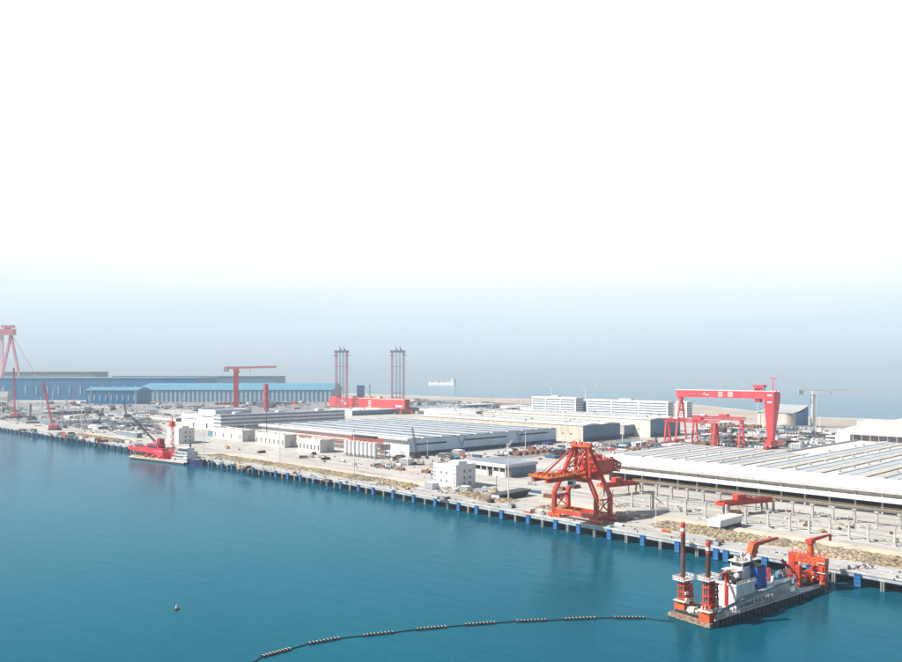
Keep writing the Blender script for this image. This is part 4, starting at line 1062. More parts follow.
# red hull on land, and the paired lifting towers behind it
def red_hull():
    p, lu, lv, h = site(404.8, 411.2, 336, 409.8, 399.6)
    t = thing('hull_section', 'long bright red box hull with white characters standing in the yard', 'hull', p)
    HR = mat('bright_hull_red', (.62, .05, .055), .5, var=.12, scale=.05, streak=True)
    MB().box(-lu, 0, 0, lv, 1.5, h).build('hull', HR, t)
    MB().box(.02, .6, 1, lv - 1, 1.5, h - .5).build('end_plate', mat('dark_red_paint', (.30, .02, .02), .5), t)  # hull end painted darker red for its shaded side
    l2 = run(p + Vector((-lu, 0, 0)), (-1, 0, 0), 328.5)
    MB().hexa([(-lu - l2, 2, 4), (-lu, 0, 2), (-lu, lv, 2), (-lu - l2, lv, 4), (-lu - l2, 2, h - 1), (-lu, 0, h + 3), (-lu, lv, h + 3), (-lu - l2, lv, h - 1)]).build('bow', HR, t)
    MB().box(-lu, -.5, -.6, -.02, h - 1.2, h).build('deck_edge', mat('pink_white_paint', (.72, .55, .55), .5), t)
    for k in range(9): MB().box(-lu + lu * k / 8.5, -lu + lu * k / 8.5 + 5, 2, lv - 2, -.2, 1.5).build('keel_block', CONC, t)
    a = MB(); logo(a, -lu * .92, h * .36, lu * .10, h * .5, -.5); a.build('lettering', WHITE, t)
    for k, (u, w_) in enumerate(((-.70, 7), (-.50, 8))):
        a = MB(); glyph(a, lu * u, h * .16, w_ * 1.25, h * .66, -.35, k + 1); a.build('lettering', WHITE, t)
    a = MB()
    for k in range(6): a.box(-lu * .12 + k * 4.0, -lu * .12 + k * 4 + 3, -.3, -.05, h * .3, h * .5)
    a.build('lettering', WHITE, t)
    rnd = random.Random(2)
    for k in range(10):
        u = rnd.uniform(.05, .95); MB().cbox(-lu * u, lv * .5, h, rnd.uniform(4, 14), rnd.uniform(4, 10), rnd.uniform(1.5, 5)).build('deck_house', rnd.choice([RED2, WHITE2, GREYM, YELLOW]), t)
    return p, lu, lv, h
HULLP = red_hull()
def lift_tower(x0, x1, label):
    Y = 1830; c, s = math.cos(YAW), math.sin(YAW)
    X0, X1 = (x0 - CX) / FPX * Y, (x1 - CX) / FPX * Y; W = X1 - X0
    o = Vector((X0 * c - Y * s, X0 * s + Y * c, G)); t = thing('lifting_tower', label, 'tower', o, YAW)
    h = CAMZ - (352.5 - HY) * Y / FPX - G
    for (x, y) in ((0, 0), (W, 0), (W, 14), (0, 14), (W * .36, 6), (W * .66, 6)):
        m = mat('hazed_mauve_red', (.42, .17, .20), .5) if x in (0, W) else mat('dull_steel_blue', (.16, .22, .27), .5)  # columns greyed in colour for the haze before them
        MB().lattice((x, y, 0), (x, y, h), 3.4, 34, .42).build('column', m, t)
    st = mat('dull_steel_blue', (.16, .22, .27), .5)
    MB().box(-4, W + 4, -3, 17, h, h + 5).build('head_platform', st, t)
    for x in (W * .3, W * .68): MB().tube((x, 7, h + 5), (x, 7, h + 11), 5.5, 10, r2=2).tube((x, 7, h + 11), (x, 7, h + 16), .8).build('strand_jack', st, t)
    for x in (-7, W - 3): MB().box(x, x + 10, -4, 18, h - 7, h - 6).build('side_platform', PINKRED, t)
    for z in (.12, .2, .28, .75): MB().bar((0, 0, h * z), (W, 0, h * z), .7).bar((0, 14, h * z), (W, 14, h * z), .7).build('tie', PINKRED, t)
lift_tower(336, 346.5, 'slender paired lifting tower at the left end of the red hull')
lift_tower(392, 403.5, 'slender paired lifting tower at the right end of the red hull')
p_ = at(357.8, 408); t_ = thing('drill_house', 'tall blue box house standing behind the red hull', 'building', p_ + Vector((-30, 30, 0)), YAW)
MB().box(-9, 9, 0, 14, 28, 55).build('house', mat('steel_blue_paint', (.06, .16, .30), .5), t_); MB().box(-7, 7, 1, 13, 0, 28).build('support', RED2, t_); MB().box(-11, 11, -2, 16, 26.5, 28).build('deck', RED2, t_)
p_ = at(366, 408.5) ; t_ = thing('derrick_mast', 'thin grey mast beside the blue box house behind the red hull', 'mast', p_ + Vector((-25, 30, 0)))
MB().lattice((0, 0, 0), (0, 0, 56), 2.2, 20, .4).build('mast', GREYM, t_); MB().box(-2, 2, -2, 2, 54, 56).build('crown', GREYM, t_)

# lamp masts
def lamp(px, yb, yt, label, dark=False):
    p = at(px, yb); h = hgt(p, yt) - G
    t = thing('lamp_mast', label, 'lamp mast', p); m = DARK if dark else WHITE; r = .45 if h > 20 else .22
    r *= max(1, depth(p) / 800)
    MB().tube((0, 0, 0), (0, 0, h - .8), r, 8, r2=r * .6).build('mast', m, t)
    MB().tube((0, 0, h - .8), (0, 0, h), r * 2.6, 10, r2=r * 3.4).build('lamp_crown', GREYM if dark else WHITE2, t)
    MB().box(-1, 1, -1, 1, -.2, .5).build('base', CONC, t)
for a in ((41, 425.5, 397.5, 'white lamp mast on the quay near the left edge'), (81.5, 432.5, 404, 'white lamp mast left of the pale ledge on the far quay'),
          (135.7, 412, 391.5, 'white lamp mast in front of the corner of the cyan roofed hall'), (144, 417.5, 406.5, 'short white lamp mast in the dark stained yard'),
          (203.5, 452, 424, 'white lamp mast on the apron right of the first blockhouse'), (245.3, 441, 424.5, 'white lamp mast at the corner of the four window depot'),
          (279.8, 464.5, 424, 'tall white lamp mast in front of the seven window depot'), (354, 474.5, 430, 'tall white lamp mast in front of the white silos'),
          (427.5, 458.5, 440, 'thin white lamp mast by the side wall of the striped roof warehouse'), (508.5, 501, 444, 'tallest white lamp mast, beside the black trough on the apron'),
          (525.5, 452, 432, 'white lamp mast at the right end of the striped roof warehouse'), (622.5, 446.5, 422.5, 'white lamp mast at the corner of the middle shed'),
          (656, 526, 504.5, 'white lamp post on the apron between quay crane and pale block'), (838, 549, 526, 'white lamp post on the rubble bank above the dredger'),
          (482, 425, 409, 'white lamp mast among the mid distance roofs'), (551.5, 411, 384.5, 'white mast rising over the left office wing'), (820, 428, 415, 'short white mast beside the white tower crane'),
          (206.5, 417, 404.5, 'white lamp mast behind the plain white tower'), (492, 413, 398, 'thin white mast near the beach'), (896, 426, 417.5, 'thin white mast behind the right warehouse'), (757.5, 427, 401, 'thin white mast behind the girder of the tallest gantry'), (521.5, 412, 397, 'thin white mast at the corner of the office wing'), (585.5, 410, 385.5, 'grey red mast over the blue shaded recess'),
          (1.5, 421, 388, 'white mast at the very left edge')):
    lamp(a[0], a[1], a[2], a[3])
lamp(266.6, 441, 409, 'dark lamp mast between the first two depots', True)
lamp(496.5, 495, 476, 'grey post on the apron behind the black trough', True)

def crawler(px, yb, xt, yt, label, body=RED, boomm=DARK, s=1.0):
    p = at(px, yb); z = hgt(p, yt) - G; Y = depth(p); dx = (xt - px) / FPX * Y
    t = thing('crawler_crane', label, 'crane', p, YAW)
    for y in (-2.2 * s, 2.2 * s): MB().box(-3.4 * s, 3.4 * s, y - .5 * s, y + .5 * s, 0, 1.1 * s).build('track', DARK, t)
    MB().box(-3.6 * s, 2.2 * s, -1.6 * s, 1.6 * s, 1.2 * s, 3.4 * s).build('house', body, t); MB().box(2.2 * s, 3.4 * s, .2 * s, 1.7 * s, 1.2 * s, 3.6 * s).build('cab', WHITE2, t)
    MB().lattice((1.5 * s if dx > 0 else -1.5 * s, 0, 2.4 * s), (dx, 0, z), 1.3 * s * (1 if s < 1.5 else .7), max(6, int(z / 3)), .30 * s * (1 if s < 1.5 else .62)).build('boom', boomm, t)
    MB().bar((-2.5 * s if dx > 0 else 2.5 * s, 0, 3.4 * s), (dx, 0, z), .14 * s).build('stay', DARK, t)
    MB().bar((dx, 0, z), (dx, 0, z * .45), .12 * s).build('hoist_rope', DARK, t)
    FP.append((p.x - 4, p.x + 4, p.y - 4, p.y + 4))
crawler(420.5, 465, 412.3, 428, 'crawler crane with a dark upright boom beside the striped roof warehouse', CREAM)
crawler(501, 456, 512, 440.5, 'mobile crane with a white slanting boom in front of the warehouse', WHITE, WHITE)
crawler(55, 430, 43, 382, 'red crawler crane in the left yard with a long raking boom', PINKRED, PINKRED, 2.2)
crawler(16.5, 418, 13.8, 368, 'red upright lattice crane near the left edge of the yard', PINKRED, PINKRED, 2.4)
crawler(50.5, 404, 54.5, 385, 'grey crane with an upright boom before the dark blue hall', GREYM, WHITE2, 2.2)
crawler(88, 410, 91, 389, 'grey crane with a leaning white boom before the dark blue hall', GREYM, WHITE2, 2.2)
crawler(158, 404, 156, 391, 'small crane against the panelled wall of the cyan roofed hall', YELLOW, WHITE2, 2.2)
crawler(128, 418, 124, 402, 'dark crane in the stained yard left of the plain white tower', DARK, DARK, 2.0)
crawler(488, 425.5, 483, 417, 'dark derrick crane among the mid distance roofs', DARK, DARK, 1.4)
crawler(658.5, 446, 655, 431, 'dark crane with a slim boom in front of the shed with the shaded end', GREYM, DARK, 1.2)
crawler(70, 415, 66, 399, 'white boomed crane right of the red crawler crane', BLUE, WHITE2, 1.8)
crawler(97, 424, 103, 408, 'dark boomed crane leaning right over the pale ledge yard', NAVY, DARK, 1.7)
crawler(112, 407, 109, 392, 'slim grey crane before the saw edged blue shed', GREYM, GREYM, 2.0)
crawler(180, 408, 183, 395, 'slim white crane before the panelled wall', GREYM, WHITE2, 2.0)
crawler(6, 409, 9, 391, 'grey crane at the left edge beside the white block', GREYM, GREYM, 2.2)
crawler(73, 404, 77, 386, 'faint red crane with a slim boom before the dark blue hall', PINKRED, PINKRED, 1.8)
crawler(32, 420, 30.5, 404, 'short dark derrick in the left yard', DARK, DARK, 2.0)
# ------------------------------------------------------------------ ships and floating gear
def dredger():
    a, b = at(716, 628, 0), at(832, 590, 0); d = b - a; rz = math.atan2(d.y, d.x); L_ = d.length
    t = thing('dredger', 'cutter suction dredger with two spud poles and orange gantry moored off the quay', 'dredger', a, rz)
    c_, s_ = math.cos(rz), math.sin(rz); F_ = Vector((c_, s_, 0)); P_ = Vector((-s_, c_, 0)); B = 17.0
    def lx(px, y): return run(a + P_ * y, F_, px)              # x along the hull of photo column px at athwart y
    def lz(px, py, y): x = lx(px, y); q = a + P_ * y + F_ * x; return x, CAMZ - (py - HY) * depth(q) / FPX
    dk = 2.4
    poly = [(-.5, 0), (L_ - 10, 0), (L_, 3.5), (L_, B - 3.5), (L_ - 10, B), (-.5, B)]
    MB().prism(poly, -1.5, dk).build('hull', HULL, t)
    f = MB()
    for k in range(int(L_ / 2.6)): f.box(k * 2.6, k * 2.6 + 1.5, -.45, -.02, .3, dk + .15)
    f.build('fender_row', DARK, t)
    MB().box(-.4, L_ - 10, .02, .5, dk, dk + .5).build('gunwale', WHITE2, t)
    MB().box(.2, L_ - 11, .6, B - .3, dk, dk + .08).build('deck', mat('grey_deck', (.09, .13, .16), .7, var=.4, scale=.4), t)
    # stern platform
    MB().box(-3.2, -.52, .4, B + 1.2, .2, 1.6).build('stern_platform', mat('dark_rusty_deck', (.12, .075, .05), .8, col2=(.34, .24, .17), scale=.8), t)
    rnd = random.Random(4)
    for i, (px, ytop, y, lab) in enumerate(((683.0, 522, B - .5, 'left'), (708.0, 541, 3.4, 'right'))):
        x = lx(px, y); q = a + P_ * y + F_ * x; zt = CAMZ - (ytop - HY) * depth(q) / FPX
        ztw = CAMZ - (578 - HY) * depth(q) / FPX
        s = MB().tube((x, y, -3), (x, y, zt - 4.4), .85, 14); s.tube((x, y, zt - 2.2), (x, y, zt - .5), .86, 14, 1).tube((x, y, zt - .5), (x, y, zt), .86, 14, 1, r2=.5).tube((x, y, zt - 4.4), (x, y, zt - 3.4), .86, 14, 1)
        s.tube((x, y, zt - 3.4), (x, y, zt - 2.2), .88, 14, 2); s.build('spud_pole', [RUST, RED, WHITE], t)
        for k, dx in enumerate((0, 3.0)):
            o = MB(); xx = x + dx; hh = ztw - (0 if k == 0 else 2.4); w_ = 1.25
            for sx in (-1, 1):
                for sy in (-1, 1): o.bar((xx + sx * w_, y + sy * w_, 1.4), (xx + sx * w_ * .8, y + sy * w_ * .8, hh), .45)
            n = 5
            for j in range(n):
                z0, z1 = 1.6 + (hh - 1.6) * j / n, 1.6 + (hh - 1.6) * (j + 1) / n
                o.box(xx - 1.5, xx + 1.5, y - 1.5, y + 1.5, z1 - .5, z1 - .1)
                o.bar((xx - w_, y - w_, z0), (xx + w_, y - w_, z1), .3).bar((xx + w_, y - w_, z0), (xx + w_, y + w_, z1), .3)
            if k: o.tube((xx, y, 2), (xx, y, hh + .8), .75, 10)
            o.build('spud_guide', RED, t)
        r_ = MB(); z = ztw - .4
        r_.box(x - 2.9, x + 5, y - 2.5, y + 2.5, z - .25, z); r_.rail([(x - 2.9, y - 2.5, z), (x + 5, y - 2.5, z), (x + 5, y + 2.5, z), (x - 2.9, y + 2.5, z), (x - 2.9, y - 2.5, z)], 1.2, .16, 1.2); r_.build('guide_platform', WHITE, t)
        r_ = MB(); z = 5.4
        r_.box(x - 2.6, x + 4.6, y - 2.6, y + 2.6, z - .25, z); r_.rail([(x - 2.6, y - 2.6, z), (x + 4.6, y - 2.6, z), (x + 4.6, y + 2.6, z)], 1.1, .16, 1.3); r_.build('lower_platform', CREAM, t)
        o = MB(); o.box(x - 2.4, x + 4.4, y - 2.2, y + 2.2, 1.6, 4.2); o.build('spud_base', ORANGE, t)
        for k in range(5): MB().cbox(x + rnd.uniform(-2, 4), y - 2.6 + rnd.random(), rnd.uniform(1.8, 9), .8, .8, 1.1).build('winch', rnd.choice([WHITE, CREAM, RED]), t)
    # accommodation and machinery
    xa = lx(724.5, 11); xb = lx(736.4, .9); xc = lx(755, .9)
    y1 = 12.5; zt = lz(736.4, 587.5, .9)[1]
    x0 = xb
    MB().box(x0, xc, .9, y1, dk, zt).build('lower_house', SHIPW, t)
    MB().box(x0 - .2, xc, .7, .88, zt, zt + .9).box(x0 - .4, x0 - .2, .7, y1, zt, zt + .9).build('bulwark', WHITE, t)
    xd = lx(772, 3); z2 = zt + 3.0; 
    mx0, mx1 = lx(742, 6), lx(757, 6)
    MB().box(mx0, mx1 + 1, 6, B - 5.2, dk, z2).build('middle_house', SHIPW, t)
    MB().box(mx0 + 1, mx1 - 1, 6.5, B - 5.4, z2, z2 + 3).build('bridge', WHITE, t)
    MB().box(mx0 + .9, mx0 + 1.02, 6.8, B - 5.8, z2 + 1.3, z2 + 2.5).box(mx0 + 1.5, mx1 - 1.5, 6.4, 6.49, z2 + 1.3, z2 + 2.5).build('bridge_window', GLASS, t)
    MB().box(mx0, mx1 + 1, 5.6, B - 5, z2 + 3.02, z2 + 3.4).build('bridge_roof', CREAM, t)
    o = Bits()
    for k in range(14): o.cbox(rnd.uniform(mx0 + 1, mx1), rnd.uniform(6, B - 5.4), z2 + 3.4, rnd.uniform(.4, 1.6), rnd.uniform(.4, 1.6), rnd.uniform(.4, 2.2))
    o.build('roof_unit', WHITE2, t)
    for k in range(7): MB().box(x0 + 1.4 + k * (xc - x0 - 2) / 7, x0 + 2.4 + k * (xc - x0 - 2) / 7, .82, .89, dk + 1.6, dk + 2.7).build('window', GLASS, t)
    MB().sphere((x0 + 6.5, 5, zt + 2.3), 1.15).build('radar_dome', WHITE, t)
    o = Bits()
    for k in range(18): o.cbox(rnd.uniform(x0 + 1, x0 + 8), rnd.uniform(2, y1 - 1), zt, rnd.uniform(.5, 1.8), rnd.uniform(.5, 1.8), rnd.uniform(.5, 1.9))
    o.build('winch', DARK, t)
    # blue funnels
    f1x, f1z = lz(757, 568, 3.2); f1b = lz(772, 590, 3.2)[0]
    fu = MB().hexa([(f1x, 3, dk + 3), (f1x + 6.5, 3, dk + 3), (f1x + 6.5, 9, dk + 3), (f1x, 9, dk + 3), (f1x + .4, 3.3, f1z - .3), (f1x + 6.4, 3.3, f1z - .3), (f1x + 6.4, 8.6, f1z - .3), (f1x + .4, 8.6, f1z - .3)]).build('funnel', BLUE, t)
    MB().box(f1x + .6, f1x + 6.2, 3.6, 8.4, f1z - .3, f1z + .3).build('exhaust', DARK, fu)
    f2x, f2z = lz(727, 566, 15.5)
    fu = MB().box(f2x, f2x + 8, B - 5, B - .2, dk, f2z).build('funnel', BLUE, t)
    MB().box(f2x + .4, f2x + 7.6, B - 4.6, B - .6, f2z, f2z + .3).build('exhaust', DARK, fu)
    # crane on the bridge
    cx_, cz = lz(751, 558, 9); ct = lz(753.5, 541.5, 9)[1]; 
    o = MB().tube((cx_, 12.6, z2 - 3), (cx_, 9.6, cz + 1), 1.5, 10).bar((cx_, 9.6, cz - 1), (cx_ + 2.0, 9, ct - 1), 2.9, 2.6); o.build('crane_post', ORANGE, t)
    jx = lx(777, 9); MB().bar((cx_ + 1.8, 9, ct - 1.2), (jx, 9, lz(777, 538, 9)[1]), 1.7, 1.7, w2=.9, h2=.9).build('crane_jib', RED, t)
    # stern crane
    px_, pz = lz(727, 573, 5); MB().tube((px_, 5, dk), (px_, 5, pz), .9, 10).build('crane_post', RED, t)
    q_ = lz(709, 579, 5); MB().bar((px_, 5, pz), (q_[0], 5, q_[1]), 1.0, 1.2, w2=.7, h2=.7).build('crane_jib', RED, t)
    # side gallery: big discharge pipe, rail and plating with doors
    zp = dk + 5.2; xe = lx(792, .8)
    MB().tube((1.0, .3, dk + 2.6), (x0 + 2, -.2, zp - .4), .55, 10).tube((x0 + 2, -.2, zp - .4), (xe, 1.2, zp + 1.0), .55, 10).build('discharge_pipe', mat('slate_pipe', (.13, .20, .24), .5), t)
    MB().box(xc + .1, xe, 1.6, 5, dk, zp + .2).build('machinery_casing', SHIPW, t)
    MB().box(xc + .1, xe - 1, 5.1, B - 2, dk, zp - 1.2).build('engine_house', mat('slate_blue_paint', (.10, .18, .26), .5, var=.3), t)
    for k in range(9): MB().box(xc + 1 + k * (xe - xc - 3) / 9, xc + 2.2 + k * (xe - xc - 3) / 9, 1.5, 1.59, dk + 1.9, dk + 2.7).build('porthole', GLASS, t)
    r_ = MB(); r_.rail([(0, .3, dk + .5), (L_ - 10, .3, dk + .5), (L_ - .5, 3.6, dk + .2)], 1.2, .13, 1.6); r_.rail([(x0, .75, zt + .9), (xc, .75, zt + .9)], .9, .1, 1.5); r_.build('handrail', CREAM, t)
    o = Bits()
    for k in range(46): o.cbox(rnd.uniform(xc, L_ - 6), rnd.uniform(5, B - 1), dk + (zp - 1.2 - dk if k % 3 == 0 else .1), rnd.uniform(.5, 2.5), rnd.uniform(.5, 2.2), rnd.uniform(.5, 2.0))
    o.build('deck_box', mat('slate_blue_paint', (.10, .18, .26), .5, var=.3), t)
    o = Bits()
    for k in range(40): o.cbox(rnd.uniform(.5, x0 - .5), rnd.uniform(.8, B - 3), dk, rnd.uniform(.4, 2.0), rnd.uniform(.4, 1.8), rnd.uniform(.4, 2.6))
    o.build('deck_box', CREAM, t)
    st = MB()
    for k in range(44): xk = 1 + k * 1.25; st.bar((xk, .28, dk), (xk, .28, dk + (4.6 if xk > x0 else 2.4)), .16)
    st.build('stanchion_row', CREAM, t)
    o = Bits()
    for k in range(34): o.cbox(rnd.uniform(3, xe), rnd.uniform(.35, 1.2), dk + rnd.choice((0, 1.4, 2.8)), rnd.uniform(.4, 1.3), rnd.uniform(.3, .7), rnd.uniform(.4, 1.2))
    o.build('deck_locker', GREYM, t)
    o = MB()
    for q_ in range(5): o.bar((mx0 + 2 + q_ * .9, 8, z2 + 3), (mx0 + 2 + q_ * .9, 8, z2 + 6.5 - abs(q_ - 2)), .14)
    o.bar((mx0 + 1, 8, z2 + 5.4), (mx0 + 7, 8, z2 + 5.4), .14); o.build('aerial', DARK, t)
    o = MB()
    for q_ in range(5): o.bar((mx0 + 2, 8, z2 + 6), (x0 + 1 + q_ * 2, 3 + q_ * 2, zt + 1), .07)
    o.build('rigging', DARK, t)
    for q_ in range(4): MB().box(mx0 - .3 - q_ * 1.4, mx0, 5.5, B - 5, zt + .1 + q_ * 1.1, zt + .28 + q_ * 1.1).build('stair_deck', CREAM, t)
    for q_ in range(3):
        r_ = MB(); r_.rail([(xc + 2 + q_ * 12, 5.2, zp - 1.1), (xc + 12 + q_ * 12, 5.2, zp - 1.1)], 1.1, .12, 1.6); r_.rail([(xc + 2 + q_ * 12, 12, zp - 1.1), (xc + 12 + q_ * 12, 12, zp - 1.1)], 1.1, .12, 1.6); r_.build('handrail', WHITE2, t)
        MB().tube((xc + 4 + q_ * 9, 7, zp - 1.2), (xc + 4 + q_ * 9, 7, zp + 1.6), .7, 10).build('vent', WHITE, t)
        MB().lattice((xc + 6 + q_ * 9, 10, zp - 1.2), (xc + 6 + q_ * 9, 10, zp + 4), 1.3, 3, .2).build('frame', RED, t)
    # forward gantry with a deck crane on top
    gx = lx(823.5, 1.8); gz = lz(826, 560, 1.6)[1] + .8
    gy2 = B - 2
    MB().bar((gx, 1.8, dk), (gx, 1.8, gz), 2.1, 2.1, w2=3, h2=3).build('gantry_leg', ORANGE, t)
    gx2 = gx
    rx = lx(798.5, 6); MB().bar((rx, 6, dk), (rx, 6, dk + 9), 1.8).build('ladder_winch_column', RED, t)
    MB().bar((gx2, gy2, dk), (gx2, gy2, gz), 2.3, 2.3, w2=3, h2=3).build('gantry_leg', RED, t)
    MB().bar((gx, .6, gz - 1.6), (gx2, gy2 + 1.2, gz - 1.6), 2.8, 3.4).build('gantry_beam', ORANGE, t)
    o = MB()
    for q_ in range(6): o.bar((gx, 2 + q_ * 2.4, gz + .2), (gx - 14, 8.4, dk + 3), .1)
    o.bar((k_ if False else gx, 7.4, gz + 6), (gx + 10, 4.4, gz + 8), .1); o.build('rigging', DARK, t)
    r_ = MB(); r_.rail([(gx - 1.4, .6, gz + .1), (gx - 1.4, gy2 + 1.2, gz + .1)], 1.1, .12, 1.6); r_.rail([(gx + 1.4, .6, gz + .1), (gx + 1.4, gy2 + 1.2, gz + .1)], 1.1, .12, 1.6); r_.build('handrail', RED, t)
    for q_ in (6, 11): MB().box(gx - 2.2, gx + 2.2, .3, 3.6, dk + q_ * .8, dk + q_ * .8 + .2).build('leg_platform', WHITE2, t)
    MB().bar((gx, 2, gz - 9), (gx2, gy2, gz - 9), .9).bar((gx, 2, gz - 4), (gx2, gy2, gz - 9), .7).build('gantry_tie', RED, t)
    k_ = gx; ky = 7.4
    MB().tube((k_, ky, gz), (k_, ky, gz + 5.2), 1.5, 12, r2=1.15).build('crane_post', ORANGE, t)
    MB().cbox(k_, ky, gz + 5.2, 3.4, 2.6, 1.8).build('crane_head', RED, t)
    j_ = lz(836, 536.5, ky); MB().bar((k_ + .6, ky, gz + 6.6), (k_ + 10.5, ky - 3, gz + 8.2), 1.3, 1.4, w2=.8, h2=.8).build('crane_jib', RED, t)
    MB().bar((k_ + 10.4, ky - 3, gz + 8), (k_ + 10.4, ky - 3, gz + 5.6), .8).build('hook_block', RED, t)
    MB().lattice((gx - 17, 8.4, gz - 5), (L_ + 2, 8.4, dk + 1.5), 2.4, 6, .5).build('cutter_ladder', RED, t)
    o = MB().tube((L_ + 1.5, 6.4, dk + 1.5), (L_ + 1.5, 10.4, dk + 1.5), 1.9, 14); o.build('cutter_sheave', CREAM, t)
    o = Bits()
    for k in range(22): o.cbox(gx2 + rnd.uniform(-3, 4), rnd.uniform(1, 7), rnd.uniform(dk, gz - 5), rnd.uniform(.6, 1.8), rnd.uniform(.6, 1.5), rnd.uniform(.8, 2.2))
    o.build('ladder_winch', RED, t)
    o = Bits()
    for k in range(14): o.cbox(gx2 + rnd.uniform(-3, 4), rnd.uniform(.6, 7), rnd.uniform(dk, gz - 6), rnd.uniform(.5, 1.2), rnd.uniform(.5, 1.2), rnd.uniform(.5, 1.6))
    o.build('deck_box', WHITE, t)
    MB().bar((L_ - 4, B - 3, dk + 2), (L_ + 12, B, dk + 8), .9, .9, w2=.5, h2=.5).build('anchor_boom', GREYM, t)
    MB().bar((gx - 8, B - 1, dk + 9), (gx2, B, dk + 4), 1.0).build('side_boom', mat('dark_red_paint', (.30, .02, .02), .5), t)
    return a
dredger()

def pipeline():
    pts = [(225, 674), (240, 668), (254.6, 662), (262, 657.5), (291, 649.5), (308, 644.6), (340, 638.8), (362, 636.5), (394, 633), (415.6, 630.3), (447, 627.4), (464, 625.7), (496, 623.3), (515.6, 622), (547, 620.8), (564, 620), (596, 618.6), (613, 618.3), (645, 618.6), (660, 620.5), (674, 622)]
    W = [at(x, y, 0) for x, y in pts]
    t = thing('floating_pipeline', 'thin dark floating pipeline with eight pontoon groups curving to the dredger', 'pipeline', W[2])
    o = MB(); b = W[2]
    for p, q in zip(W[:-1], W[1:]):
        n = 4
        for k in range(n): o.tube(p.lerp(q, k / n) - b + Vector((0, 0, .12)), p.lerp(q, (k + 1) / n) - b + Vector((0, 0, .08)), .24, 7)
    o.build('pipe', HULL, t)
    for i in range(3, 19, 2):
        p, q = W[i], W[i + 1]; d = (q - p); n = 9; f = MB()
        u = d.normalized(); v = Vector((-u.y, u.x, 0))
        for k in range(n):
            c = p.lerp(q, (k + .5) / n) - b
            for s in (-.75, .75):
                c2 = c + v * s; e = u * (d.length / n * .40)
                f.tube(c2 - e + Vector((0, 0, .18)), c2 + e + Vector((0, 0, .10)), .32, 8, 1 if (k * 7 + i) % 3 else 0)
            f.bar(c - v * 1.0 + Vector((0, 0, .75)), c + v * 1.0 + Vector((0, 0, .5)), .16, .08, 2)
        f.build('pontoon_group', [HULL, DARK, CREAM], t)
pipeline()
p_ = at(176.5, 609.5, 0); t_ = thing('buoy', 'small dark buoy with a pale top floating alone on the water', 'buoy', p_)
MB().tube((0, 0, -.4), (0, 0, .5), 1.0, 14).build('float', RUST, t_); MB().tube((0, 0, .5), (0, 0, 1.6), .45, 10, r2=.2).build('tower', CREAM, t_); MB().bar((-1.6, 0, .2), (1.6, .4, .2), .25).build('bar', DARK, t_)

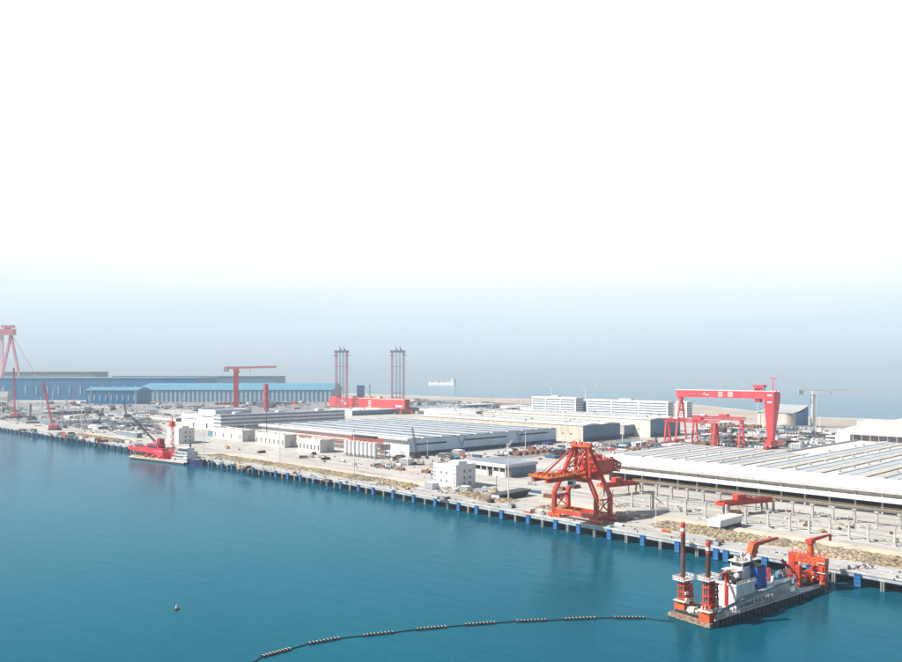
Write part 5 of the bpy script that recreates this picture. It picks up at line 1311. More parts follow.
def crane_barge():
    a, b = at(127, 458, 0), at(184, 465, 0); d = b - a; rz = math.atan2(d.y, d.x); L_ = d.length; B = 15.0
    t = thing('crane_barge', 'red crane barge with a white wheelhouse moored at the quay', 'barge', a, rz)
    F_ = d.normalized(); P_ = Vector((-F_.y, F_.x, 0))
    def lz(px, py, y):
        x = run(a + P_ * y, F_, px); q = a + P_ * y + F_ * x; return x, CAMZ - (py - HY) * depth(q) / FPX
    MB().prism([(6, 0), (L_, 0), (L_ + 2, 3), (L_ + 2, B), (0, B), (0, 6)], -1, 2.2).build('hull', DARK, t)
    MB().box(5, L_ + .5, -.5, -.02, 1.5, 2.5).build('rubbing_strake', mat('pinkish_cream', (.60, .48, .42), .7), t)
    MB().prism([(.5, 6), (6.2, .2), (L_ - .3, .2), (L_ + 1.5, 3), (L_ + 1.5, B - .3), (.5, B - .3)], 2.2, 2.35).build('deck', mat('rusty_cream', (.48, .34, .22), .7, var=.3, scale=.8), t)
    BR = mat('bright_red_paint', (.72, .02, .035), .42, var=.18, scale=.2)
    # red stinger trusses rising towards the bow, crane house amidships
    DR = mat('dark_red_paint', (.30, .02, .02), .5); CR = mat('crimson_paint', (.42, .01, .05), .5)
    def P(px, py, y): x, z = lz(px, py, y); return (x, y, z)
    for y in (3.5, 10.5):
        MB().bar(P(129, 447.5, y), P(158, 453, y), 1.6, 3.4, m=0).build('stinger_girder', BR, t)
        MB().bar((3, y, 2.4), (lz(131, 447, y)[0], y, lz(131, 445.5, y)[1]), 1.2).build('bow_post', DR, t)
        MB().bar((14, y, 2.4), (5, y, 11), .9).build('bow_brace', GREYM, t)
        MB().bar(P(128, 446, y), P(152, 443.5, y), .5).build('pendant', DR, t)
    for k in range(9):
        u = k / 8; a0 = Vector(P(129, 447.5, 3.5)).lerp(Vector(P(158, 453, 3.5)), u); a1 = Vector(P(129, 447.5, 10.5)).lerp(Vector(P(158, 453, 10.5)), u)
        MB().bar(a0, a1, 1.0, 1.4).build('cross_beam', BR, t)
    MB().hexa([P(136, 449.2, 4.2), P(157, 452.5, 4.2), P(157, 452.5, 9.8), P(136, 449.2, 9.8), P(137, 447, 4.2), P(156, 446.5, 4.2), P(156, 446.5, 9.8), P(137, 447, 9.8)]).build('red_trough', BR, t)
    for k in range(4): MB().bar((20 + k * 9, 2.2, 2.3), (20 + k * 9, 2.2, 8), .7).build('deck_post', DR, t)
    x1, z1 = lz(150.5, 450, 7); x2, _ = lz(161.5, 450, 7); zt_ = lz(155, 443.6, 7)[1]
    MB().box(x1, x2, 3, 11.5, 8.5, zt_).build('crane_house', CR, t)
    MB().box(x1 + 2, x2 - 3, 2.8, 2.98, zt_ - 4, zt_ - 1.6).build('house_window', DARK, t)
    MB().box(x1 - 5, x1, 4.5, 10, 8, 13).build('crane_counterweight', CR, t)
    x3, _ = lz(160, 450, 7); MB().lattice((x3 + 1, 7.2, zt_ - 1), (x3 + 1, 7.2, lz(161, 439, 7)[1]), 4.5, 4, .9).build('crane_mast', DR, t)
    MB().box(x3 - 1, x3 + 4, 5.5, 9, zt_, lz(161, 441, 7)[1]).build('mast_house', DR, t)
    x4, _ = lz(167.5, 455, 5)
    MB().box(x3 - 3, x4 - 4, 2, 12, 2.4, 9.5).build('red_house', BR, t); MB().box(x3 + 1, x4 - 7, 3, 11, 9.5, 13).build('upper_red_house', BR, t)
    for k in range(3): MB().box(x3 - 2 + k * 4, x3 + .2 + k * 4, 1.86, 1.98, 4.5, 6.5).build('house_window', DARK, t)
    r_ = MB(); r_.rail([(x3 - 3, 2, 9.5), (x4 - 4, 2, 9.5), (x4 - 4, 12, 9.5)], 1.2, .18, 2.4); r_.rail([(6, .4, 2.4), (L_ - 1, .4, 2.4)], 1.2, .18, 3); r_.build('handrail', WHITE2, t)
    MB().bar((x3 + 1, 7, lz(161, 439, 7)[1]), P(133, 418, 7), .18).bar((x3 + 2, 7.6, lz(161, 439, 7)[1]), P(140, 426, 7), .16).build('luffing_cable', DARK, t)
    p0 = lz(155.5, 442, 7); p1 = lz(132.5, 417.5, 7)
    MB().lattice((p0[0], 7, p0[1]), (p1[0], 7, p1[1]), 1.4, 22, .30).build('crane_boom', DARK, t)
    p2 = lz(128, 414, 7); MB().bar((p1[0], 7, p1[1]), (p2[0], 7, p2[1]), .7).build('boom_tip', DARK, t)
    for px, py in ((146.5, 456), (153, 457.2), (160, 458.6)):
        q = lz(px, py, 1.5); MB().sphere((q[0], 1.8, 4.4), 2.3, sz=.85).build('buoy', ORANGE, t)
    o = Bits(); rnd = random.Random(9)
    for k in range(30): o.cbox(rnd.uniform(8, x4 - 8), rnd.uniform(1, 3.5), 2.35, rnd.uniform(.8, 3), rnd.uniform(.6, 1.5), rnd.uniform(.6, 2))
    o.build('deck_box', YELLOW, t)
    # wheelhouse, raked to the stern, and the white blue hull of the stern
    x5 = lz(171, 460, 2)[0]; x6 = lz(187.5, 460, 2)[0]; zt = lz(180, 447.5, 6)[1]
    MB().hexa([(x5, 1, 2.4), (x6, 1, 2.4), (x6, B - 2, 2.4), (x5, B - 2, 2.4), (x5 + 9, 2, zt - 6), (x6 - 1, 2, zt - 6), (x6 - 1, B - 3, zt - 6), (x5 + 9, B - 3, zt - 6)]).build('deckhouse', WHITE, t)
    MB().hexa([(x5 + 10, 2.5, zt - 6), (x6 - 1.5, 2.5, zt - 6), (x6 - 1.5, B - 4, zt - 6), (x5 + 10, B - 4, zt - 6), (x5 + 12, 3, zt), (x6 - 2, 3, zt), (x6 - 2, B - 4, zt), (x5 + 12, B - 4, zt)]).build('wheelhouse', WHITE, t)
    MB().box(x5 + 12, x6 - 2.2, 2.3, 2.9, zt - 2.8, zt - 1.3).build('wheelhouse_window', GLASS, t)
    MB().box(x5 + 11, x6 - 1, 1.6, B - 3, zt, zt + .5).build('wheelhouse_roof', WHITE, t)
    for k in range(3):
        zz = 5.5 + k * 3.2
        MB().box(x5 + 3 + k * 2.6, x6 - .6 - k * .2, .2 + k * .35, .9 + k * .35, zz, zz + .35).build('gallery', WHITE, t)
        r_ = MB(); r_.rail([(x5 + 3 + k * 2.6, .3 + k * .35, zz + .35), (x6 - .6, .3 + k * .35, zz + .35)], 1.1, .14, 2); r_.build('handrail', WHITE2, t)
        for q_ in range(5): MB().box(x5 + 8 + k * 2 + q_ * 3, x5 + 9.2 + k * 2 + q_ * 3, .95 + k * .3, 1.25 + k * .3, zz + 1.2, zz + 2.2).build('window', GLASS, t)
    MB().tube((x6 - 4, 8, zt), (x6 - 4, 8, zt + 5), .8, 10).build('funnel', NAVY, t)
    MB().prism([(L_ - 18, 1.0), (L_ + 12, 4), (L_ + 20, 7), (L_ + 20, B), (L_ - 18, B)], -.5, 5.6).build('stern_hull', NAVY, t); MB().prism([(L_ - 8, 2.0), (L_ + 11, 4.6), (L_ + 19, 7.4), (L_ + 19, B - .6), (L_ - 8, B - .6)], 5.6, 5.75).build('stern_deck', GREYM, t)
    # tall red lattice mast
    q = lz(172.3, 451, 9); zt = lz(172.3, 424, 9)[1]
    MB().lattice((q[0], 9, 2.4), (q[0], 9, zt), 2.4, 14, .32).build('mast', mat('bright_red_paint', (.72, .02, .035)), t)
    for z in (.35, .55, .72): MB().box(q[0] - 1.6, q[0] + 1.6, 7.4, 10.6, 2.4 + (zt - 2.4) * z, 2.4 + (zt - 2.4) * z + 1.6).build('mast_platform', WHITE, t)
    o = MB()
    for q_ in range(8): aa = q_ * math.pi / 4; o.bar((q[0], 9, zt + 1.5), (q[0] + 3.6 * math.cos(aa), 9 + 3.6 * math.sin(aa), zt - 1 + (q_ % 2) * 2.4), .8)
    o.box(q[0] - 2.2, q[0] + 2.2, 6.8, 11.2, zt - 2, zt - 1.4).box(q[0] - 1.4, q[0] + 1.4, 7.6, 10.4, zt - 1.4, zt + 3).tube((q[0], 9, zt + 3), (q[0], 9, zt + 8), .5); o.build('mast_head', mat('bright_red_paint', (.72, .02, .035)), t)
crane_barge()

def cargo_ship():
    c, s = math.cos(YAW), math.sin(YAW); p = at(428, 384.6, 0)
    t = thing('cargo_ship', 'distant white cargo ship far out on the hazy sea', 'ship', p, YAW - R(30))
    Y = depth(p); L_ = 31 / FPX * Y; k = L_ / 27
    MB().prism([(0, 12), (25, 0), (L_ - 10, 0), (L_, 8), (L_, 24), (L_ - 10, 30), (25, 30)], -1, 18).build('hull', mat('far_white_hull', (.80, .80, .79), .5), t)
    MB().box(0, 22, 8, 22, 18, 26).build('forecastle', WHITE, t)
    MB().box(L_ - 42, L_ - 12, 3, 27, 18, 52).build('bridge', WHITE, t); MB().tube((L_ - 8, 15, 18), (L_ - 8, 15, 46), 5, 10).build('funnel', GREYM, t)
    for u in (.25, .42, .58, .7): MB().box(L_ * u, L_ * u + 26, 4, 26, 18, 18 + 10 + 8 * math.sin(u * 9)).build('cargo', mat('cream_cargo', (.55, .42, .32), .7), t)
    for u in (.22, .5, .8): MB().bar((L_ * u, 15, 18), (L_ * u, 15, 58), 1.6).build('mast', WHITE, t)
cargo_ship()
p_ = at(595.5, 385.6, 0); t_ = thing('cargo_ship', 'tiny far off boat on the sea above the office wings', 'ship', p_, YAW)
MB().prism([(0, 5), (8, 0), (34, 0), (38, 5), (34, 10), (8, 10)], -1, 7).build('hull', WHITE, t_); MB().box(18, 32, 2, 8, 7, 22).build('bridge', WHITE, t_)
# ------------------------------------------------------------------ loose things in the yards
RND = random.Random(21)
def proto_car(m, nm='car'):
    t = thing(nm, '', 'car', (0, 0, -900))
    MB().profy([(-2.2, .35), (2.2, .35), (2.2, .85), (1.25, .95), (-2.2, .95)], -.88, .88).build('body', m, t)
    MB().profy([(-1.75, .95), (1.2, .95), (.55, 1.48), (-1.35, 1.48)], -.78, .78).build('cabin_glass', GLASS, t)
    MB().box(-1.3, .5, -.74, .74, 1.48, 1.54).build('roof', m, t)
    for x in (-1.35, 1.35):
        for y in (-.85, .85): MB().tube((x, y - .1, .33), (x, y + .1, .33), .33, 10).build('wheel', DARK, t)
    return t
def proto_truck(cab, box):
    t = thing('truck', '', 'truck', (0, 0, -900))
    MB().profy([(4.2, .7), (6.2, .7), (6.2, 2.0), (5.7, 3.0), (4.2, 3.0)], -1.2, 1.2).build('cab', cab, t)
    MB().box(5.75, 6.22, -1.1, 1.1, 1.9, 2.6).build('windscreen', GLASS, t)
    MB().box(-5.8, 3.9, -1.25, 1.25, 1.1, 3.8).build('cargo_box', box, t); MB().box(-5.8, 5, -.5, .5, .7, 1.08).build('chassis', DARK, t)
    for x in (-4.6, -3.3, 4.9):
        for y in (-1.0, 1.0): MB().tube((x, y - .2, .5), (x, y + .2, .5), .5, 10).build('wheel', DARK, t)
    return t
def proto_container(m):
    t = thing('container', '', 'container', (0, 0, -900))
    o = MB().box(-6, 6, -1.2, 1.2, 0, 2.6)
    for k in range(24): o.box(-5.8 + k * .49, -5.6 + k * .49, -1.26, -1.2, .15, 2.45).box(-5.8 + k * .49, -5.6 + k * .49, 1.2, 1.26, .15, 2.45)
    o.build('shell', m, t); MB().box(6.0, 6.08, -1.1, 1.1, .1, 2.5).build('door', m, t)
    return t
def proto_block(m, m2, s):
    """a piece of steelwork: plates, frames and a few pipes"""
    r = random.Random(s); t = thing('steel_block', '', 'steelwork', (0, 0, -900))
    w_, d_, h_ = r.uniform(7, 13), r.uniform(5, 9), r.uniform(2.5, 6)
    MB().box(-w_ / 2, w_ / 2, -d_ / 2, d_ / 2, .6, h_).build('shell', m, t)
    o = MB()
    for k in range(5): x = -w_ / 2 + w_ * k / 4; o.box(x - .2, x + .2, -d_ / 2 - .3, d_ / 2 + .3, 0, h_ + .4)
    o.build('frame', m2, t)
    o = MB()
    for k in range(3): o.tube((-w_ * .4, -d_ * .3 + k * d_ * .3, h_ + .5), (w_ * .4, -d_ * .3 + k * d_ * .3, h_ + .5), .35, 7)
    o.build('pipes', m2, t)
    return t
def proto_pipes(m):
    t = thing('pipe_stack', '', 'pipe stack', (0, 0, -900)); 
    for r_, n_ in ((0, 5), (1, 4), (2, 3)):
        for k in range(n_): MB().tube((-6, (k - n_ / 2 + .5) * 1.25, .62 + r_ * 1.08), (6, (k - n_ / 2 + .5) * 1.25, .62 + r_ * 1.08), .6, 9).build('pipe', m, t)
    for x in (-4, 4): MB().box(x - .2, x + .2, -3.3, 3.3, -.1, .04).build('bearer', DARK, t)
    return t
def proto_cabin(m, rm):
    t = thing('site_cabin', '', 'cabin', (0, 0, -900))
    MB().box(-4.5, 4.5, -2, 2, 0, 3.2).build('wall', m, t)
    MB().profx([(-2.3, 3.2), (0, 4.1), (2.3, 3.2)], -4.8, 4.8).build('roof', rm, t)
    for x in (-2.8, 2.4): MB().box(x - .6, x + .6, -2.06, -2.0, 1.1, 2.3).build('window', GLASS, t)
    MB().box(-.5, .5, -2.06, -2, .05, 2.2).build('door', GREYM, t)
    return t
def proto_digger(m):
    t = thing('excavator', '', 'excavator', (0, 0, -900))
    for y in (-1.2, 1.2): MB().box(-2.2, 2.2, y - .35, y + .35, 0, 1).build('track', DARK, t)
    MB().box(-2.3, 1.0, -1.4, 1.4, 1.05, 2.5).build('body', m, t); MB().box(1.0, 2.2, .1, 1.4, 1.05, 3.1).build('cab', GLASS, t)
    MB().bar((1.2, -.4, 2), (5, -.4, 5.4), .6).bar((5, -.4, 5.4), (7.6, -.4, 2.2), .45).build('boom', m, t); MB().cbox(7.6, -.4, 1.2, 1.1, 1.2, 1.1).build('bucket', DARK, t)
    return t
def proto_heap(m, s):
    r = random.Random(s); t = thing('rubble_heap', '', 'heap', (0, 0, -900)); o = MB(); n = 12; rings = []
    for j, (rr, z) in enumerate(((4.5, 0), (3.6, .9), (2.4, 1.7), (1, 2.3))):
        rings.append([(rr * r.uniform(.8, 1.2) * math.cos(2 * math.pi * k / n), rr * r.uniform(.8, 1.2) * math.sin(2 * math.pi * k / n), z * r.uniform(.8, 1.2)) for k in range(n)])
    o.v = [v for q in rings for v in q] + [(0, 0, 2.5)]
    for j in range(3):
        for k in range(n): o.f.append((j * n + k, j * n + (k + 1) % n, (j + 1) * n + (k + 1) % n, (j + 1) * n + k)); o.m.append(0)
    for k in range(n): o.f.append((3 * n + k, 3 * n + (k + 1) % n, 4 * n)); o.m.append(0)
    o.build('heap', m, t); return t
CM = {'white': WHITE, 'dark grey': mat('charcoal_paint', (.05, .055, .065), .35), 'silver': mat('silver_paint', (.42, .43, .45), .3, .3), 'red': RED, 'blue': mat('steel_blue_dull', (.04, .10, .20), .5), 'yellow': YELLOW, 'teal': TEAL, 'rusty': mat('brown_rust', (.16, .075, .05), .85, var=.4), 'navy': mat('dark_navy_steel', (.03, .055, .10), .5), 'orange': ORANGE, 'cream': CREAM, 'grey': GREYM}
PR = {}
for c in ('white', 'dark grey', 'silver', 'red', 'blue'): PR['car', c] = proto_car(CM[c])
for c in ('white', 'blue', 'red', 'yellow'): PR['truck', c] = proto_truck(CM[c], WHITE2 if c != 'white' else GREYM)
for c in ('red', 'blue', 'teal', 'white', 'orange'): PR['container', c] = proto_container(CM[c])
for k, (c, c2) in enumerate((('navy', 'grey'), ('rusty', 'dark grey'), ('grey', 'white'), ('cream', 'grey'), ('red', 'rusty'), ('blue', 'grey'), ('white', 'grey'))): PR['steelwork', c] = proto_block(CM[c], CM[c2], k + 3)
for c in ('rusty', 'white', 'navy'): PR['pipe stack', c] = proto_pipes(CM[c])
PR['cabin', 'white'] = proto_cabin(WHITE, BLUE); PR['cabin', 'cream'] = proto_cabin(CREAM, GREYM)
def proto_plates(m):
    t = thing('plate_stack', '', 'plate stack', (0, 0, -900)); r = random.Random(8)
    for k in range(5): MB().cbox(r.uniform(-.3, .3), r.uniform(-.3, .3), .2 + k * .42, 7 - k * .4, 3.2, .3, 0, r.uniform(-.04, .04)).build('plate', m, t)
    for x in (-2.4, 2.4): MB().box(x - .15, x + .15, -1.6, 1.6, -.1, .18).build('bearer', CREAM, t)
    return t
def proto_scaffold(m):
    t = thing('scaffold_frame', '', 'scaffold', (0, 0, -900))
    for x in (-3, 0, 3):
        for y in (-1.5, 1.5): MB().box(x - .12, x + .12, y - .12, y + .12, 0, 6).build('post', m, t)
    for z in (2, 4, 6): MB().box(-3.2, 3.2, -1.7, 1.7, z, z + .15).build('platform', CREAM if z < 6 else m, t)
    MB().bar((-3, -1.6, 0), (0, -1.6, 4), .15).build('brace', m, t)
    return t
def proto_crate(m):
    t = thing('crate', '', 'crate', (0, 0, -900))
    MB().box(-1.6, 1.6, -1.2, 1.2, .15, 2.1).build('box', m, t)
    for x in (-1.4, 0, 1.4): MB().box(x - .1, x + .1, -1.26, 1.26, 0, 2.16).build('batten', DARK, t)
    return t
def proto_tank(m):
    t = thing('storage_tank', '', 'tank', (0, 0, -900))
    MB().tube((-3.5, 0, 1.7), (3.5, 0, 1.7), 1.35, 14).build('shell', m, t)
    for x in (-2.2, 2.2): MB().box(x - .25, x + .25, -1.2, 1.2, 0, .9).build('saddle', CONC, t)
    MB().tube((0, 0, 2.9), (0, 0, 3.4), .4).build('hatch', m, t)
    return t
for c in ('rusty', 'grey', 'navy'): PR['plate stack', c] = proto_plates(CM[c])
for c in ('blue', 'rusty', 'grey'): PR['scaffold', c] = proto_scaffold(CM[c])
for c in ('cream', 'navy', 'white', 'red'): PR['crate', c] = proto_crate(CM[c])
for c in ('white', 'grey'): PR['tank', c] = proto_tank(CM[c])
PR['excavator', 'yellow'] = proto_digger(YELLOW); PR['heap', 'brown'] = proto_heap(mat('brown_soil', (.28, .20, .13), .95, var=.3, scale=.6), 1); PR['heap', 'grey'] = proto_heap(CONC, 2)
USED = set()
CNT = {}
def put(key, p, rz, sc_, lab, grp):
    """first use moves the source itself, later ones are copies"""
    src = PR[key]; nm = src.name.split('.')[0]; CNT[nm] = CNT.get(nm, 0) + 1
    if CNT[nm] > 285: return
    if key not in USED: o = src; o.location = p; o.rotation_euler = (0, 0, rz); USED.add(key)
    else: o = dup(src, p, rz)
    o.scale = (sc_,) * 3; o['label'] = lab; o['group'] = grp
    return o
TAKEN = {}
def free(p, r):
    for x0, x1, y0, y1 in FP:
        if x0 - r < p.x < x1 + r and y0 - r < p.y < y1 + r: return False
    k = (int(p.x // 12), int(p.y // 12))
    for i in (-1, 0, 1):
        for j in (-1, 0, 1):
            for q, rq in TAKEN.get((k[0] + i, k[1] + j), ()):
                if (p - q).length < r + rq: return False
    TAKEN.setdefault(k, []).append((p.copy(), r)); return True
def kindname(key): return {'steelwork': 'steelwork block', 'heap': 'rubble heap', 'cabin': 'site cabin'}.get(key[0], key[0])
def scatter(pix, n, mix, where, base=G, smin=1.0, smax=1.0, align=.8, seed=1, pad=.6):
    """things strewn over a patch of ground, denser where the yard is fuller"""
    r = random.Random(seed); xs = [p[0] for p in pix]; ys = [p[1] for p in pix]
    def inside(x, y):
        c = False; j = len(pix) - 1
        for i in range(len(pix)):
            (xi, yi), (xj, yj) = pix[i], pix[j]
            if (yi > y) != (yj > y) and x < (xj - xi) * (y - yi) / (yj - yi) + xi: c = not c
            j = i
        return c
    keys = [k for k, w_ in mix for _ in range(w_)]; done = 0; tries = 0
    cl = [(r.uniform(min(xs), max(xs)), r.uniform(min(ys), max(ys))) for _ in range(max(3, n // 12))]
    while done < n and tries < n * 14:
        tries += 1
        if r.random() < .5: c = r.choice(cl); x, y = r.gauss(c[0], 7), r.gauss(c[1], 1.6)
        else: x, y = r.uniform(min(xs), max(xs)), r.uniform(min(ys), max(ys))
        if not inside(x, y): continue
        p = at(x, y, base); key = r.choice(keys); s = r.uniform(smin, smax)
        SP = {'car': 2.6, 'truck': 4, 'container': 3.4, 'steelwork': 11, 'pipe stack': 9, 'cabin': 6, 'excavator': 7, 'heap': 9, 'plate stack': 5, 'scaffold': 5, 'crate': 3.4, 'tank': 4.6}[key[0]] * s
        if n > 60 and r.random() < .5:           # a tidy row of the same thing
            ang = r.choice((0, math.pi / 2)); st_ = Vector((SP, 0, 0)) if ang else Vector((0, SP, 0))
            for q_ in range(r.randint(3, 8)):
                pp = p + st_ * q_
                if done >= n or not free(pp, SP * .46): break
                xx = xpix(pp); yy = HY + (CAMZ - base) * FPX / depth(pp)
                if not inside(xx, yy): break
                put(key, pp + Vector((0, 0, .09)), ang + r.gauss(0, .02), s, '%s %s%s, %s' % (key[1], kindname(key), near(pp), where), '%s %ss %s' % (key[1], kindname(key), where)); done += 1
            continue
        rad = {'car': 2.4, 'truck': 5, 'container': 5, 'steelwork': 6, 'pipe stack': 5.5, 'cabin': 4.5, 'excavator': 4, 'heap': 4, 'plate stack': 3.6, 'scaffold': 3.2, 'crate': 1.9, 'tank': 3.4}[key[0]] * s * pad
        if not free(p, rad): continue
        rz = r.choice((0, math.pi / 2, math.pi)) + r.gauss(0, .05) if r.random() < align else r.uniform(0, 6.28)
        kind = {'steelwork': 'steelwork block', 'heap': 'rubble heap', 'cabin': 'site cabin'}.get(key[0], key[0])
        put(key, p + Vector((0, 0, .09)), rz, s, '%s %s%s, %s' % (key[1], kind, near(p), where), '%s %ss %s' % (key[1], kind, where)); done += 1
K = lambda k, *cs: [((k, c), 1) for c in cs]
def M(**kw): return [((k.replace('_', ' '), c), w_) for k, v in kw.items() for c, w_ in v.items()]
BIG = M(steelwork={'navy': 5, 'rusty': 2, 'grey': 2, 'cream': 2, 'red': 1, 'blue': 2, 'white': 2}, container={'red': 1, 'blue': 3, 'white': 1}, pipe_stack={'rusty': 1, 'white': 1, 'navy': 3}, plate_stack={'rusty': 3, 'grey': 3, 'navy': 4}, scaffold={'blue': 3, 'rusty': 2, 'grey': 2}, tank={'white': 2, 'grey': 1}, crate={'navy': 3, 'white': 2, 'cream': 2})
scatter([(-30, 403), (330, 403), (330, 409), (215, 410), (175, 414), (128, 430), (60, 428), (-30, 416)], 400, BIG, 'in the crowded left yard', smin=.7, smax=1.4, seed=1)
scatter([(60, 418), (180, 416), (168, 434), (120, 436)], 110, BIG, 'in the yard behind the red crane barge', smin=.5, smax=1.0, seed=2)
scatter([(230, 404), (335, 402), (335, 408), (230, 409)], 36, BIG, 'behind the banded office building', smin=1.5, smax=2.4, seed=3)
scatter([(410, 400.5), (530, 406), (530, 411), (480, 410), (410, 407)], 120, BIG, 'in the far yard near the beach', smin=1.1, smax=2.0, seed=4)
scatter([(335, 411), (420, 409), (425, 414), (345, 415)], 26, M(steelwork={'red': 4, 'rusty': 2, 'navy': 2, 'white': 1}, container={'red': 2, 'blue': 1}), 'in front of the red hull', smin=1.0, smax=1.7, seed=5)
CARS = M(car={'white': 5, 'dark grey': 4, 'silver': 3, 'red': 1, 'blue': 2}, crate={'cream': 2, 'navy': 3, 'white': 3, 'red': 1}, plate_stack={'rusty': 1, 'grey': 1, 'navy': 1}, scaffold={'blue': 1, 'rusty': 1}, tank={'white': 1}, truck={'white': 1, 'blue': 1, 'red': 1}, container={'red': 1, 'blue': 1, 'teal': 1, 'white': 1}, steelwork={'cream': 1, 'white': 1, 'rusty': 1, 'grey': 1, 'navy': 1}, pipe_stack={'rusty': 1, 'navy': 1})
scatter([(700, 420), (760, 427), (815, 430), (832, 434), (832, 446), (790, 450), (745, 448), (697, 446), (697, 424)], 520, CARS, 'in the packed right yard', smin=1.0, smax=1.35, seed=6)
scatter([(520, 443), (600, 444), (608, 452), (540, 460), (500, 456)], 90, CARS, 'before the long beige shed', seed=7)
scatter([(600, 446), (690, 438), (690, 446), (620, 456)], 100, CARS, 'behind the vast hall', seed=8)
scatter([(390, 458), (500, 452), (520, 456), (470, 462), (440, 464), (395, 466)], 46, CARS, 'before the striped roof warehouse', seed=9)
scatter([(200, 444), (330, 456), (430, 468), (430, 474), (330, 463), (210, 448)], 40, M(car={'white': 3, 'dark grey': 3, 'red': 1}, truck={'white': 1, 'blue': 1}, pipe_stack={'rusty': 2}, heap={'brown': 1}, excavator={'yellow': 1}), 'on the road before the depots', smin=.6, smax=.8, seed=10)
scatter([(500, 478), (600, 490), (600, 508), (520, 496)], 22, M(car={'white': 2, 'dark grey': 2}, truck={'white': 1}, container={'blue': 1}, heap={'grey': 1}, pipe_stack={'rusty': 1}), 'on ground behind the quay crane', smax=.8, smin=.6, seed=11)
scatter([(640, 500), (902, 528), (902, 545), (640, 512)], 20, M(steelwork={'grey': 1, 'cream': 1}, pipe_stack={'rusty': 3}, truck={'white': 1}, heap={'brown': 4, 'grey': 3}, plate_stack={'rusty': 3, 'grey': 2}, scaffold={'grey': 1}, crate={'cream': 2, 'navy': 1}), 'among the concrete posts', smin=.35, smax=.65, seed=12)
scatter([(200, 460), (420, 490), (420, 497), (200, 463)], 34, M(car={'white': 1, 'dark grey': 1}, heap={'grey': 2, 'brown': 1}, pipe_stack={'rusty': 1}, excavator={'yellow': 1}, cabin={'white': 1}), 'on the quay apron', base=G, smin=.35, smax=.8, seed=13, pad=.5)
scatter([(20, 430), (120, 441), (200, 454), (200, 460), (120, 445), (20, 431)], 44, M(steelwork={'white': 1, 'rusty': 1, 'navy': 1}, heap={'grey': 2, 'brown': 1}, container={'white': 1, 'blue': 1, 'orange': 1}, truck={'white': 1}), 'on the far quay apron', smin=.6, smax=1.2, seed=14)
scatter([(430, 493), (560, 513), (720, 541), (720, 549), (560, 519), (430, 498)], 40, M(heap={'grey': 1}, steelwork={'cream': 1, 'rusty': 1, 'navy': 1, 'white': 1}, pipe_stack={'rusty': 1, 'white': 1}, container={'orange': 1}, car={'dark grey': 1, 'white': 1}), 'on the near quay apron', smin=.22, smax=.5, seed=15, pad=.5)
scatter([(425, 486), (436, 482), (500, 490), (496, 494), (440, 493)], 26, M(heap={'grey': 2, 'brown': 1}, car={'dark grey': 2}, steelwork={'grey': 1, 'navy': 1}), 'at the foot of the white blockhouse', smin=.4, smax=.8, seed=16, pad=.5)
# small scrap, timber and fittings that nobody could count
def litter(name, pix, n, label, cols, smin, smax, seed, hmax=.8):
    r = random.Random(seed); xs = [p[0] for p in pix]; ys = [p[1] for p in pix]; o = MB(); k = 0
    def inside(x, y):
        c = False; j = len(pix) - 1
        for i in range(len(pix)):
            (xi, yi), (xj, yj) = pix[i], pix[j]
            if (yi > y) != (yj > y) and x < (xj - xi) * (y - yi) / (yj - yi) + xi: c = not c
            j = i
        return c
    cl = [(r.uniform(min(xs), max(xs)), r.uniform(min(ys), max(ys))) for _ in range(n // 25 + 3)]
    for _ in range(n * 6):
        if k >= n: break
        if r.random() < .7: c = r.choice(cl); x, y = r.gauss(c[0], 5), r.gauss(c[1], 1.0)
        else: x, y = r.uniform(min(xs), max(xs)), r.uniform(min(ys), max(ys))
        if not inside(x, y): continue
        p = at(x, y)
        if any(x0 < p.x < x1 and y0 < p.y < y1 for x0, x1, y0, y1 in FP): continue
        o.cbox(p.x, p.y, G, r.uniform(smin, smax), r.uniform(smin, smax) * .6, r.uniform(.25, hmax) * smax * .5, r.randrange(len(cols)), r.choice((0, math.pi / 2)) + r.gauss(0, .15)); k += 1
    tag(o.build(name, cols), label, 'yard clutter', kind='stuff')
LC = [CM['navy'], CM['blue'], CM['dark grey'], CM['navy'], CM['dark grey'], CM['rusty'], CM['white'], CM['cream'], CM['grey'], CM['red'], CM['blue'], CM['navy'], CM['grey']]
litter('yard_clutter', [(-60, 402), (335, 402), (335, 410), (215, 411), (172, 420), (166, 436), (120, 436), (60, 429), (-60, 415)], 2300, 'fine scrap and materials strewn over the crowded left yard', LC + [CONC, CONC2, CREAM], .9, 5.0, 31, .5)
litter('yard_clutter', [(405, 400.2), (535, 406), (530, 412), (410, 408)], 700, 'fine materials strewn over the far yard near the beach', LC, 1.0, 6, 32)
litter('yard_clutter', [(697, 420), (760, 426), (832, 431), (832, 447), (697, 448)], 1500, 'fine materials strewn between things in the packed right yard', LC + [CONC2, CREAM, CREAM, YELLOW], .5, 2.4, 33)
litter('yard_clutter', [(500, 444), (690, 438), (690, 446), (600, 458), (500, 458)], 500, 'fine materials strewn between the long shed and the quay crane', LC, .6, 3, 34)
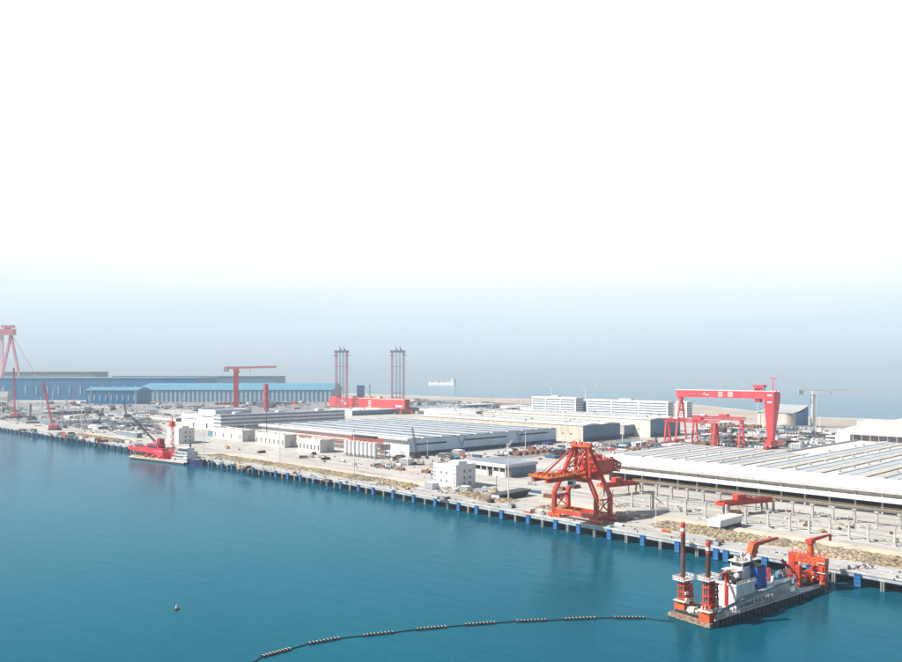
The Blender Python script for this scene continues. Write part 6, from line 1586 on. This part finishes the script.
litter('yard_clutter', [(380, 457), (430, 460), (520, 457), (470, 464), (430, 480), (340, 466)], 260, 'sparse timber and fittings on the road before the striped warehouse', LC, .5, 2.2, 35)
litter('quay_clutter', [(15, 431), (120, 446), (200, 459), (430, 497), (560, 520), (720, 548), (900, 580), (900, 566), (720, 538), (560, 511), (430, 490), (200, 454), (120, 440), (15, 428)], 900, 'small pallets, ropes and fittings scattered along the quay apron', LC + [ORANGE, WHITE, WHITE], .25, 1.3, 36, 1.2)
litter('quay_clutter', [(600, 490), (900, 522), (900, 545), (740, 524), (600, 508)], 240, 'small timber and rubble scattered among the concrete posts', [CM['grey'], CM['cream'], CM['grey'], CONC, PR['heap', 'brown'].children[0].data.materials[0] if PR['heap', 'brown'].children else CM['rusty']], .4, 2.4, 37)
litter('rubble', [(425, 486), (436, 482), (455, 489), (500, 489), (496, 494), (440, 494)], 260, 'broken concrete and rubble at the foot of the white blockhouse', [CM['dark grey'], CONC, CM['navy'], CREAM], .4, 1.8, 38)
p_ = at(622.5, 447.3); t_ = thing('container', 'long teal container stack in front of the middle shed', 'container', p_ + Vector((-1, 0, 0)), R(90)); MB().box(-1, 24, -3.6, 3.6, 0, 5.2).build('shell', TEAL, t_); MB().box(-1.2, -1, -3.2, 3.2, .2, 5).build('door', TEAL, t_)
for key, src in list(PR.items()):            # a kind that found no place is not kept
    if key not in USED:
        for k in kids(src): bpy.data.objects.remove(k)
        bpy.data.objects.remove(src)
# ------------------------------------------------------------------ haze over the water
hm = bpy.data.materials.new('sea_haze'); hm.use_nodes = True
n = hm.node_tree.nodes; n.remove(n['Principled BSDF'])
pv = n.new('ShaderNodeVolumePrincipled'); pv.inputs['Color'].default_value = (.63, .77, .88, 1); pv.inputs['Density'].default_value = 1.25e-4
hm.node_tree.links.new(pv.outputs[0], n['Material Output'].inputs['Volume'])
tag(MB().box(-26100, 26100, -26100, 26100, -5.5, 285).build('haze', hm), 'thin pale sea haze lying over the harbour', 'haze', kind='stuff')
